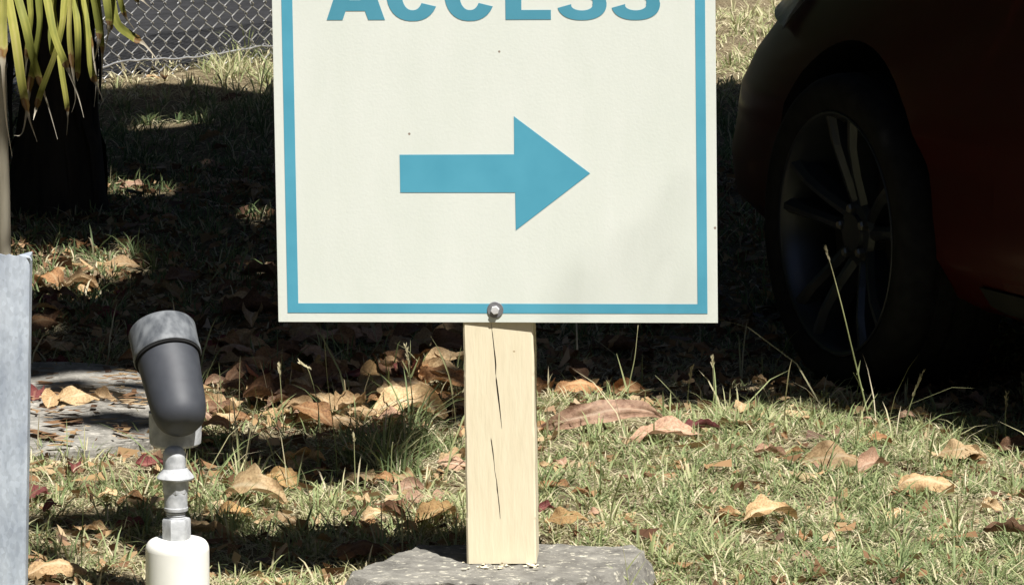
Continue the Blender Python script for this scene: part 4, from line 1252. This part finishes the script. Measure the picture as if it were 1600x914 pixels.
scatter(46, (45, 455, 440, 600), (36, 86), ['brown', 'brown', 'orange', 'tan', 'red'], 'in deep shade behind the spotlight', 'leaves in the shade behind the spotlight', reject=onslab)
scatter(34, (300, 655, 720, 870), (30, 76), ['tan', 'pale', 'pink', 'orange', 'gold'], 'in grass between spotlight and post', 'leaves between spotlight and post')
scatter(24, (400, 575, 722, 690), (70, 118), ['tan', 'pale', 'orange', 'red', 'brown', 'gold'], 'in the big leaf pile left of the post', 'large leaves in the pile', lift=(0.014, 0.034))
scatter(22, (420, 630, 700, 700), (36, 76), ['pale', 'tan', 'pink'], 'in the sunlit leaf row under the sign', 'leaves in the sunlit row')
scatter(26, (840, 505, 1190, 640), (30, 70), ['brown', 'tan', 'orange', 'brown'], 'in shade behind the sign, right of the post', 'leaves in the shade right of the post')
scatter(14, (840, 680, 1100, 840), (22, 48), ['tan', 'pink', 'orange', 'pale'], 'sunk in sunny grass beside the post', 'leaves in the grass beside the post', lift=(0.002, 0.012))
scatter(28, (1050, 690, 1620, 930), (22, 56), ['tan', 'pale', 'orange', 'pink'], 'sunk in the sunny lawn, lower right', 'leaves in the sunny lawn', lift=(0.002, 0.012))
scatter(12, (45, 730, 240, 900), (30, 60), ['tan', 'pale', 'orange', 'red'], 'in grass between grey post and white pipe', 'leaves between post and pipe')
scatter(26, (100, 140, 435, 450), (16, 44), ['tan', 'brown', 'orange', 'pink'], 'in dark grass before the fence', 'leaves before the fence')
scatter(20, (1150, 595, 1620, 680), (22, 48), ['tan', 'brown', 'pink', 'pale'], 'along the shadow edge below the car', 'leaves along the car shadow')

# ------------------------------------------------------------------ tall grass stalks
def stalk(name, pts_px, label, w=2.0, head=0.0, group='tall grass stalks', side=None, cat='grass'):
    """pts from the ground up: photo pixels; stands in one upright plane at its foot's distance"""
    p0 = gnd(*pts_px[0]); Y = p0.y
    P_ = [atY(a, b_, Y) for a, b_ in pts_px]
    P_[0].z = -0.01
    # densify
    Q = []
    for i in range(len(P_) - 1):
        for k3 in range(6): Q.append(P_[i].lerp(P_[i + 1], k3 / 6))
    Q.append(P_[-1])
    for _ in range(3):
        Q = [Q[0]] + [(Q[i - 1] + Q[i] * 2 + Q[i + 1]) / 4 for i in range(1, len(Q) - 1)] + [Q[-1]]
    kk = Y / FPX
    n = len(Q)
    root = thing(name, (p0.x, p0.y, 0), label, cat, group)
    bm = bmesh.new()
    tube_bm(bm, [q - root.location for q in Q], [max(0.25, w * (1 - 0.7 * i / n)) * kk / 2 for i in range(n)], 5)
    o = from_bm('stem', bm, M['grass'], root, smooth=True)
    a_ = o.data.attributes.new('tint', 'FLOAT', 'POINT'); a_.data.foreach_set('value', np.linspace(0.35, 0.72, len(o.data.vertices)).astype(np.float32))
    if head:
        bm = bmesh.new()
        r_ = random.Random(int(pts_px[0][0]))
        t_ = (Q[-1] - Q[-3]).normalized()
        for k3 in range(26):
            f = k3 / 26
            c0 = Q[-1] - t_ * head * kk * (1 - f) * 1.0
            d = (t_ + Vector((r_.uniform(-.5, .5), r_.uniform(-.5, .5), r_.uniform(-.1, .3)))).normalized()
            s1 = d.orthogonal().normalized() * 1.2 * kk
            tip = c0 + d * r_.uniform(5, 11) * kk
            m_ = c0.lerp(tip, 0.5)
            vs = [bm.verts.new(v - root.location) for v in (c0, m_ + s1, tip, m_ - s1)]
            bm.faces.new(vs)
        o = from_bm('seed_head', bm, M['grass'], root)
        a_ = o.data.attributes.new('tint', 'FLOAT', 'POINT'); a_.data.foreach_set('value', np.full(len(o.data.vertices), 0.8, np.float32))
    for sx_, sy_, ln, an in (side or []):
        b0 = atY(sx_, sy_, Y)
        d = Rv * math.cos(an) + Vector((0, 0.15, 0)) + Vector((0, 0, 1)) * math.sin(an)
        bm = bmesh.new()
        vs = []
        for k3 in range(6):
            f = k3 / 5
            c0 = b0 + d * ln * kk * f + Vector((0, 0, -0.12 * ln * kk * f * f))
            ww = 1.6 * kk * (1 - f) + 0.2 * kk
            vs.append((bm.verts.new(c0 - Vector((ww, 0.3 * ww, 0)) - root.location), bm.verts.new(c0 + Vector((ww, 0.3 * ww, 0)) - root.location)))
        for a2, b2 in zip(vs[:-1], vs[1:]): bm.faces.new((a2[0], a2[1], b2[1], b2[0]))
        o = from_bm('blade', bm, M['grass'], root)
        a_ = o.data.attributes.new('tint', 'FLOAT', 'POINT'); a_.data.foreach_set('value', np.full(len(o.data.vertices), 0.5, np.float32))
ST = [
 ([(1362, 668), (1352, 630), (1335, 560), (1316, 480), (1300, 420), (1290, 388)], 'tallest grass stalk, leaning left across the car wheel', 3.2, 22, [(1348, 610, 36, R(115)), (1340, 585, 26, R(80)), (1355, 640, 34, R(60))]),
 ([(1412, 668), (1420, 640), (1432, 605), (1442, 582)], 'feathery grass stalk right of the tallest one, before the dark car', 2.2, 44, None),
 ([(1572, 690), (1571, 655), (1573, 615)], 'short seeded stalk near the right edge, below the car', 2.0, 26, None),
 ([(1601, 640), (1599, 610), (1597, 585)], 'pale seed head cut by the right edge', 2.0, 30, None),
 ([(978, 628), (983, 600), (992, 560), (997, 508)], 'tall straight stalk under the right half of the sign', 2.6, 0, [(980, 612, 70, R(104))]),
 ([(1074, 645), (1075, 610), (1081, 575)], 'short stalk under the lower right corner of the sign', 2.2, 18, [(1072, 640, 80, R(128))]),
 ([(1112, 655), (1116, 615), (1113, 560)], 'thin stalk just below the lower right corner of the sign', 1.8, 16, [(1112, 640, 44, R(80))]),
 ([(528, 742), (524, 690), (512, 600), (506, 520)], 'long thin stalk under the left half of the sign', 2.2, 0, None),
 ([(490, 700), (500, 640), (482, 575), (470, 568)], 'bent stalk with a pale tip among the shaded leaves', 2.2, 20, None),
 ([(445, 690), (440, 620), (436, 570)], 'straight stalk near the lower left corner of the sign', 2.0, 18, None),
 ([(556, 770), (554, 720), (553, 680)], 'upright green stalk in front of the leaf pile', 2.2, 12, None),
 ([(650, 690), (644, 620), (638, 565), (634, 540)], 'branching seed head stalk in front of the shaded leaves by the post', 2.4, 34, [(642, 590, 40, R(70)), (642, 590, 34, R(115))]),
 ([(610, 760), (612, 700), (614, 690)], 'green stalk in the tuft left of the post', 2.2, 0, None),
 ([(436, 740), (424, 700), (405, 660)], 'drooping green blade right of the spotlight', 2.6, 0, None),
 ([(388, 730), (378, 700), (366, 680)], 'short dry blade between the spotlight and the large pale leaf', 2.4, 0, None),
 ([(362, 630), (360, 615), (352, 605)], 'thin curved stalk beside the spotlight head', 1.8, 10, [(358, 612, 24, R(30))]),
 ([(698, 570), (690, 545), (688, 525)], None, 1.8, 0, None),
 ([(590, 560), (588, 530), (582, 508)], 'forked stalk just under the bottom edge of the sign', 2.0, 14, [(588, 540, 26, R(60))]),
 ([(88, 868), (84, 850), (78, 832)], 'dry stalk pair above the plump leaf by the grey post', 2.0, 0, [(90, 860, 44, R(115)), (92, 862, 40, R(80))]),
]
for pts_, lab, w_, hd, sd2 in ST:
    if lab: stalk('grass_stalk', pts_, lab, w_, hd, side=sd2)
# bare twiggy weed in front of the right end of the footing
stalk('dry_weed', [(985, 945), (982, 915), (978, 880), (973, 852)], 'bare twiggy weed in front of the right end of the footing', 2.0, 0, None, [(981, 905, 46, R(140)), (979, 890, 46, R(55)), (982, 920, 60, R(62))], 'weed')

# clover by the spotlight
cp_ = gnd(333, 708); CL = thing('clover', (cp_.x, cp_.y, 0), 'small bright green clover right of the spotlight', 'clover')
rc = random.Random(2)
for k3 in range(7):
    tp = Vector((rc.uniform(-.02, .02), rc.uniform(-.02, .02), rc.uniform(.02, .034)))
    bm = bmesh.new(); tube_bm(bm, [(0, 0, -.005), tp * 0.6, tp], 0.0007, 5)
    o = from_bm('stem', bm, M['clover'], CL)
    a_ = o.data.attributes.new('tint', 'FLOAT', 'POINT'); a_.data.foreach_set('value', np.full(len(o.data.vertices), 0.3, np.float32))
    bm = bmesh.new()
    rot = rc.uniform(0, 6)
    for l3 in range(3):
        a_ = rot + l3 * 2.094
        d = Vector((math.cos(a_), math.sin(a_), 0.15)); s1 = Vector((-math.sin(a_), math.cos(a_), 0))
        vs = [bm.verts.new(tp + d * (0.011 * u) + s1 * (0.011 * v)) for u, v in [(0, 0), (.5, -.45), (.95, -.4), (.85, 0), (.95, .4), (.5, .45)]]
        bm.faces.new(vs)
    bm.transform(Matrix.Translation((0, 0, 0)))
    o = from_bm('leaf', bm, M['clover'], CL)
    at_ = o.data.attributes.new('tint', 'FLOAT', 'POINT'); at_.data.foreach_set('value', np.full(len(o.data.vertices), rc.random(), np.float32))

# ------------------------------------------------------------------ strap-leaved plant at the upper left
DPL = 10.0
tb = gnd(88, 335)
PLANT = thing('strap_leaf_plant', (tb.x, tb.y, 0), 'yellow green strap leaved plant with browned leaf tips hanging over a dark trunk', 'plant')
PLL = Matrix.Translation(-PLANT.location)
bm = bmesh.new()
tr_x = tb.x
Pt = [Vector((tr_x - 0.01, tb.y, -0.05)), Vector((tr_x, tb.y, 0.05)), Vector((tr_x + 0.005, tb.y, 0.25)), Vector((tr_x, tb.y, 0.5)), Vector((tr_x - 0.01, tb.y, 0.8)), Vector((tr_x - 0.01, tb.y, 1.0))]
rg = tube_bm(bm, Pt, [0.135, 0.105, 0.082, 0.08, 0.085, 0.05], 24)
rt = random.Random(6)
for ring_ in rg:
    for v in ring_: v.co += Vector((rt.uniform(-.008, .008), rt.uniform(-.008, .008), 0))
bm.transform(PLL)
from_bm('trunk', bm, M['fibre'], PLANT, smooth=True)
# ragged old leaf bases on the trunk
for k3 in range(44):
    a_ = rt.uniform(0, 6.28); z_ = rt.uniform(0.14, 0.75)
    bm = bmesh.new()
    c0 = Vector((tr_x + 0.08 * math.cos(a_), tb.y + 0.08 * math.sin(a_), z_))
    s1 = Vector((-math.sin(a_), math.cos(a_), 0)) * 0.018
    o1 = Vector((math.cos(a_), math.sin(a_), 0))
    rows_ = []
    ls_ = rt.uniform(.6, 1.7); os_ = rt.uniform(.6, 1.7)
    for q2, (dz, do, wv) in enumerate([(0, 0, 1), (-.05 * ls_, .02 * os_, .9), (-.11 * ls_, .024 * os_, .6), (-.17 * ls_, .02 * os_, .2)]):
        c1 = c0 + Vector((0, 0, dz)) + o1 * do
        rows_.append((bm.verts.new(c1 - s1 * wv), bm.verts.new(c1 + o1 * 0.004), bm.verts.new(c1 + s1 * wv)))
    for r1, r2 in zip(rows_[:-1], rows_[1:]):
        bm.faces.new((r1[0], r1[1], r2[1], r2[0])); bm.faces.new((r1[1], r1[2], r2[2], r2[1]))
    bm.transform(PLL)
    from_bm('dead_leaf_base', bm, M['fibre'], PLANT, smooth=True)
def strap(pts, Y, wpx, tipfrac=0.72, rise=True, crown=None):
    """hanging strap leaf through photo pixels (top to tip) at distance Y, rooted in the crown above the frame"""
    kk = Y / FPX
    P_ = [atY(a, b_, Y - 0.0 - 0.03 * math.sin(i * 1.1)) for i, (a, b_) in enumerate(pts)]
    top = P_[0]; d0 = (P_[0] - P_[1]).normalized()
    cr = Vector((tr_x - 0.01, tb.y, 0.97))
    # up from the visible part, over and back into the crown
    a1 = top + d0 * 0.22
    a2 = a1.lerp(cr, 0.35) + Vector((0, 0, 0.16)); a3 = a1.lerp(cr, 0.7) + Vector((0, 0, 0.14))
    ctrl = [cr, a3, a2, a1] + P_
    Q = []
    for i in range(len(ctrl) - 1):
        c0 = ctrl[max(i - 1, 0)]; c1 = ctrl[i]; c2 = ctrl[i + 1]; c3 = ctrl[min(i + 2, len(ctrl) - 1)]
        for k4 in range(6):
            t = k4 / 6
            Q.append(0.5 * ((2 * c1) + (-c0 + c2) * t + (2 * c0 - 5 * c1 + 4 * c2 - c3) * t * t + (-c0 + 3 * c1 - 3 * c2 + c3) * t ** 3))
    Q.append(ctrl[-1])
    n = len(Q); n0 = 18
    bm = bmesh.new(); rows_ = []; tints = []
    ph = rt.uniform(0, 6.28)
    base_t = rt.uniform(0.3, 0.74); wpx *= 0.82
    for i, p in enumerate(Q):
        f = max(0.0, (i - n0) / (n - 1 - n0))
        t_ = (Q[min(i + 1, n - 1)] - Q[max(i - 1, 0)]).normalized()
        view = Vector((0.25 * math.sin(ph + i * 0.15), -1, 0.1)).normalized()
        s1 = t_.cross(view).normalized()
        nrm = s1.cross(t_)
        w = wpx * kk / 2 * (1 - 0.25 * f) * (1.0 if f < tipfrac else max(0.06, (1 - (f - tipfrac) / (1 - tipfrac)) * 0.75 * (0.55 if f > tipfrac + .06 else .8)))
        twist_ = 0.5 * math.sin(ph + i * 0.11)
        s2v = s1 * math.cos(twist_) + nrm * math.sin(twist_); n2v = nrm * math.cos(twist_) - s1 * math.sin(twist_)
        rows_.append([bm.verts.new(p + s2v * w * q3 - n2v * w * d3) for q3, d3 in ((-1, 0.0), (-.55, .10), (0, .22), (.55, .10), (1, 0.0))])
        tv = base_t + 0.05 * math.sin(i * 0.7 + ph) if f < tipfrac - 0.06 else (0.86 if f < tipfrac + 0.03 else 0.93 + 0.06 * f)
        jit = [0.05, -0.10, 0.07, -0.06, 0.04] if f < tipfrac - 0.06 else [0, -.03, 0, .02, 0]
        tints += [tv + j3 + (rt.uniform(-.04, .04) if f < tipfrac - 0.06 else 0) for j3 in jit]
    for r1, r2 in zip(rows_[:-1], rows_[1:]):
        for q3 in range(4): bm.faces.new((r1[q3], r1[q3 + 1], r2[q3 + 1], r2[q3]))
    bm.transform(PLL)
    o = from_bm('leaf', bm, M['strap'], PLANT, smooth=True)
    a_ = o.data.attributes.new('tint', 'FLOAT', 'POINT'); a_.data.foreach_set('value', np.array(tints, np.float32))
STR = [
 ([(26, -10), (40, 40), (50, 85), (66, 138), (76, 168), (90, 218)], 9.85, 18, .66),
 ([(102, -10), (97, 40), (86, 85), (66, 138), (56, 172), (52, 188)], 9.80, 15, .80),
 ([(72, -10), (84, 52), (98, 90), (108, 114), (122, 150), (131, 184)], 9.72, 17, .60),
 ([(115, -10), (121, 40), (122, 80), (121, 128)], 9.95, 15, .95),
 ([(12, -10), (24, 60), (34, 130), (44, 180), (58, 222)], 9.95, 20, .74),
 ([(3, -10), (3, 60), (5, 115), (9, 180), (19, 245)], 8.5, 24, .50),
 ([(140, -30), (150, 20), (155, 60), (146, 100)], 9.9, 17, .75),
 ([(160, -40), (168, 10), (170, 45), (163, 82)], 9.9, 18, .7),
 ([(186, -40), (188, 0), (198, 30), (215, 52)], 9.95, 15, .7),
 ([(196, -60), (206, -20), (222, 0), (240, 16)], 10.0, 14, .7),
 ([(110, -10), (108, 50), (112, 95), (118, 150), (112, 176)], 9.9, 13, .62),
 ([(46, -10), (48, 30), (42, 80), (40, 120)], 9.95, 14, .8),
 ([(128, 0), (140, 60), (150, 120), (147, 168)], 10.0, 12, .55),
 ([(90, 60), (96, 110), (104, 160), (106, 185), (104, 212)], 9.98, 12, .70),
 ([(132, -10), (136, 50), (143, 110), (152, 135), (162, 160)], 9.95, 16, .72),
 ([(168, -60), (174, 0), (184, 38), (205, 56), (226, 70), (249, 98)], 10.0, 20, .76),
 ([(178, -60), (176, 0), (172, 40), (168, 60)], 10.1, 16, .8),
 ([(205, -50), (210, -15), (216, 8)], 10.1, 14, .9),
 ([(60, -10), (62, 40), (54, 90), (46, 140), (36, 205), (22, 212)], 10.02, 16, .66),
 ([(84, -10), (80, 50), (84, 90)], 10.02, 16, .95),
 ([(150, -30), (158, 40), (160, 90), (158, 140)], 10.05, 12, .7),
 ([(-30, -10), (-24, 80), (-20, 160), (-14, 220)], 9.9, 18, .7),
 ([(-60, -10), (-62, 80), (-60, 180)], 9.9, 18, .7),
]
for s_ in STR: strap(*s_)
for k3 in range(26):                      # the rest of the rosette, above the frame
    a_ = k3 * 2.4
    ox_, oy_ = math.cos(a_) * rt.uniform(.2, .42), math.sin(a_) * rt.uniform(.2, .42)
    if ox_ * 0.545 - oy_ * 0.839 > -0.02: continue
    X0 = tr_x + ox_; Y0 = tb.y + oy_
    pa = proj(X0, Y0, rt.uniform(0.75, 0.95)); pb2 = proj(X0 + ox_ * .5, Y0 + oy_ * .4, rt.uniform(0.58, 0.66))
    strap([pa, ((pa[0] + pb2[0]) / 2, (pa[1] + pb2[1]) / 2 - 8), pb2], Y0, 20, .8)
# pale cane behind the pole
cb = gnd(6, 420)
CN = thing('dry_cane', (cb.x, 8.6, 0), 'pale dry cane rising behind the galvanised post at the left edge', 'cane')
bm = bmesh.new()
tube_bm(bm, [atY(8, 640, 8.6), atY(8, 400, 8.6), atY(6, 300, 8.6), atY(3, 200, 8.6), atY(1, 60, 8.6), atY(-1, -120, 8.6)], [0.0105, .0105, 0.0105, .0100, 0.009, .007], 10)
bm.transform(Matrix.Translation(-CN.location))
from_bm('stem', bm, M['cane'], CN, smooth=True)

# ------------------------------------------------------------------ shade tree standing off to the right; its crown throws the dappled shade
TREE = thing('shade_tree', (3.7, 9.6, 0), 'broad shade tree standing to the right of the parked car', 'tree')
bx0, bx1, by0_, by1_ = -3.6, 4.2, 7.0, 17.5
NL = 260000
tx_ = rng.uniform(bx0, bx1, NL); ty_ = rng.uniform(by0_, by1_, NL)
px, py = proj(tx_, ty_, np.zeros(NL))
def sun_clear(x, y):
    """ground points whose ray to the sun must stay open: it passes the sign, the spotlight, the post or the strap leaves"""
    kx, kz = SUN.x / -SUN.y, SUN.z / -SUN.y
    z7 = (y - 6.95) * kz; x7 = x + (y - 6.95) * kx
    m = (x7 > -0.43) & (x7 < 0.45) & (z7 < 1.15) & (z7 > -0.3)
    m |= (x7 > -0.95) & (x7 < -0.28) & (z7 < 0.60) & (z7 > -0.4)
    zp = (y - 8.5) * kz; xp = x + (y - 8.5) * kx
    m |= (xp > -0.98) & (xp < -0.78) & (zp > 0.0) & (zp < 0.85)
    for Yp in (9.6, 9.8, 10.0):
        zp = (y - Yp) * kz; xp = x + (y - Yp) * kx
        m |= (xp > -1.12) & (xp < -0.66) & (zp > 0.24) & (zp < 0.80)
    return m
k2 = shade(px, py) & ~sun_clear(tx_, ty_)
fx_ = (tx_ - FA.x) * fn.x + (ty_ - FA.y) * fn.y
tx_, ty_, px, py = tx_[k2], ty_[k2], px[k2], py[k2]
near = ty_ < 7.9
cxm, cym = 0.2, 11.8
rr = np.sqrt(((tx_ - cxm) / 4.4) ** 2 + ((ty_ - cym) / 5.6) ** 2)
hz = np.where(near, rng.uniform(2.6, 3.3, len(tx_)), 3.2 + (2.6 * np.sqrt(np.clip(1.1 - rr ** 2, 0.02, 1))) * rng.random(len(tx_)) ** 0.7)
lx = tx_ + SUN.x / SUN.z * hz; ly = ty_ + SUN.y / SUN.z * hz
n = len(lx)
print('CANOPY', n)
ctr = np.stack([lx, ly, hz], -1)
tw = []  # tiny loose leaves added towards the sun to softly dim the sign's lower right
while len(tw) < 24:
    a_, b_ = rng.uniform(860, 1125), rng.uniform(270, 505)
    if b_ > 440 - (a_ - 870) * 0.75:
        p_ = onplane(a_, b_, SP, SN) + SUN * rng.uniform(6.0, 6.6)
        tw.append(tuple(p_))
ctr = np.concatenate([ctr, np.array(tw)]); near = np.concatenate([near, np.ones(len(tw), bool)]); n = len(ctr)
u = rng.normal(size=(n, 3)); u[:, 2] *= 0.5; u /= np.linalg.norm(u, axis=1)[:, None]
v = rng.normal(size=(n, 3)); v -= u * (u * v).sum(1)[:, None]; v /= np.linalg.norm(v, axis=1)[:, None]
Ln = np.where(near, 0.05, rng.uniform(0.06, 0.10, n)); Ln[-len(tw):] = 0.010; Ln = Ln[:, None]; Wd = Ln * 0.55
co = np.stack([ctr - u * Ln, ctr + v * Wd, ctr + u * Ln, ctr - v * Wd], 1).reshape(-1, 3)
me = bpy.data.meshes.new('crown')
fast_mesh(me, co, np.arange(4 * n), np.arange(0, 4 * n, 4))
a_ = me.attributes.new('tint', 'FLOAT', 'POINT'); a_.data.foreach_set('value', np.repeat(rng.random(n), 4).astype(np.float32))
o = link('crown', me, M['canopy'], TREE)
me.transform(Matrix.Translation(-TREE.location))
o['kind'] = 'stuff'
bm = bmesh.new()
T0 = Vector((0, 0, 0))
tube_bm(bm, [(0, 0, -.2), (0, 0, .2), (-.05, -.02, 1.2), (-.15, -.1, 2.2), (-.4, -.3, 3.0)], [.30, .24, .20, .17, .14], 16)
from_bm('trunk', bm, M['bark'], TREE, smooth=True)
rb2 = random.Random(12)
far_i = np.where(~near)[0]
nlimb = 0
for k3 in range(160):
    if nlimb >= 22: break
    if k3 < 12: i = int(rng.choice(np.where(near)[0][:-len(tw)]))
    else: i = int(rng.choice(far_i))
    e_ = Vector(ctr[i]) - TREE.location
    s_ = Vector((-.4, -.3, 3.0)) if k3 % 2 else Vector((-.15, -.1, 2.2))
    m1 = s_.lerp(e_, .35) + Vector((rb2.uniform(-.2, .2), rb2.uniform(-.2, .2), .5)); m2 = s_.lerp(e_, .7) + Vector((rb2.uniform(-.15, .15), rb2.uniform(-.15, .15), .3))
    bad = False
    pl = [s_, m1, m2, e_]
    for q2 in range(3):
        for f in (0, .2, .4, .6, .8, 1):
            w_ = pl[q2].lerp(pl[q2 + 1], f) + TREE.location
            g_ = w_ - SUN * (w_.z / SUN.z)
            gp = proj(g_.x, g_.y, 0.0)
            if -50 < gp[0] < 1650 and gp[1] < 960 and not bool(shade(np.array([gp[0]]), np.array([gp[1]]))[0]): bad = True
            if bool(sun_clear(np.array([g_.x]), np.array([g_.y]))[0]): bad = True
    if bad: continue
    nlimb += 1
    bm = bmesh.new(); tube_bm(bm, [s_, m1, m2, e_], [.06, .035, .018, .006], 8)
    from_bm('limb', bm, M['bark'], TREE, smooth=True)

# ------------------------------------------------------------------ unseen leafy screens, added to keep low sky light out of the shade
def sky_screen(label, x0, x1, y0, y1, h, n, seed):
    r = np.random.default_rng(seed)
    T_ = thing('sky_screen', ((x0 + x1) / 2, (y0 + y1) / 2, 0), label, 'sky_screen', 'added leafy screens against sky light')
    p = np.stack([r.uniform(x0, x1, n), r.uniform(y0, y1, n), r.random(n) ** 0.8 * h], -1)
    p[:, 2] *= 1 + 0.12 * np.sin(p[:, 0] * 2.1 + seed) * np.cos(p[:, 1] * 1.7)
    u = r.normal(size=(n, 3)); u /= np.linalg.norm(u, axis=1)[:, None]
    v = r.normal(size=(n, 3)); v -= u * (u * v).sum(1)[:, None]; v /= np.linalg.norm(v, axis=1)[:, None]
    L2 = r.uniform(.08, .15, n)[:, None]
    co = np.stack([p - u * L2, p + v * L2 * .55, p + u * L2, p - v * L2 * .55], 1).reshape(-1, 3) - np.array(T_.location)
    me = bpy.data.meshes.new('foliage')
    fast_mesh(me, co, np.arange(4 * n), np.arange(0, 4 * n, 4))
    a_ = me.attributes.new('tint', 'FLOAT', 'POINT'); a_.data.foreach_set('value', np.repeat(r.random(n), 4).astype(np.float32))
    o = link('foliage', me, M['canopy'], T_); o['kind'] = 'stuff'
    for k3 in range(int(max(x1 - x0, y1 - y0) / 0.9)):
        f = (k3 + .5) / int(max(x1 - x0, y1 - y0) / 0.9)
        q_ = Vector((x0 + (x1 - x0) * (f if x1 - x0 > y1 - y0 else .5), y0 + (y1 - y0) * (f if y1 - y0 >= x1 - x0 else .5), 0)) - T_.location
        bm = bmesh.new(); tube_bm(bm, [q_ + Vector((0, 0, -.1)), q_ + Vector((.05, .03, h * .4)), q_ + Vector((-.06, .05, h * .9))], [.05, .035, .01], 8)
        from_bm('stem', bm, M['bark'], T_, smooth=True)
sky_screen('unseen leafy screen added along the left to block sky light', -5.2, -3.4, -4.5, 21.0, 4.6, 50000, 1)
sky_screen('unseen leafy screen added beyond the parked car to block sky light', 5.6, 7.2, 3.0, 21.0, 4.6, 40000, 2)
sky_screen('unseen leafy screen added behind the camera to block sky light', -5.2, 7.2, -6.5, -5.0, 4.6, 30000, 4)
sky_screen('unseen leafy screen added beyond the road to block sky light', -5.2, 7.2, 22.0, 24.0, 5.0, 26000, 3)
print('DONE', nlimb)
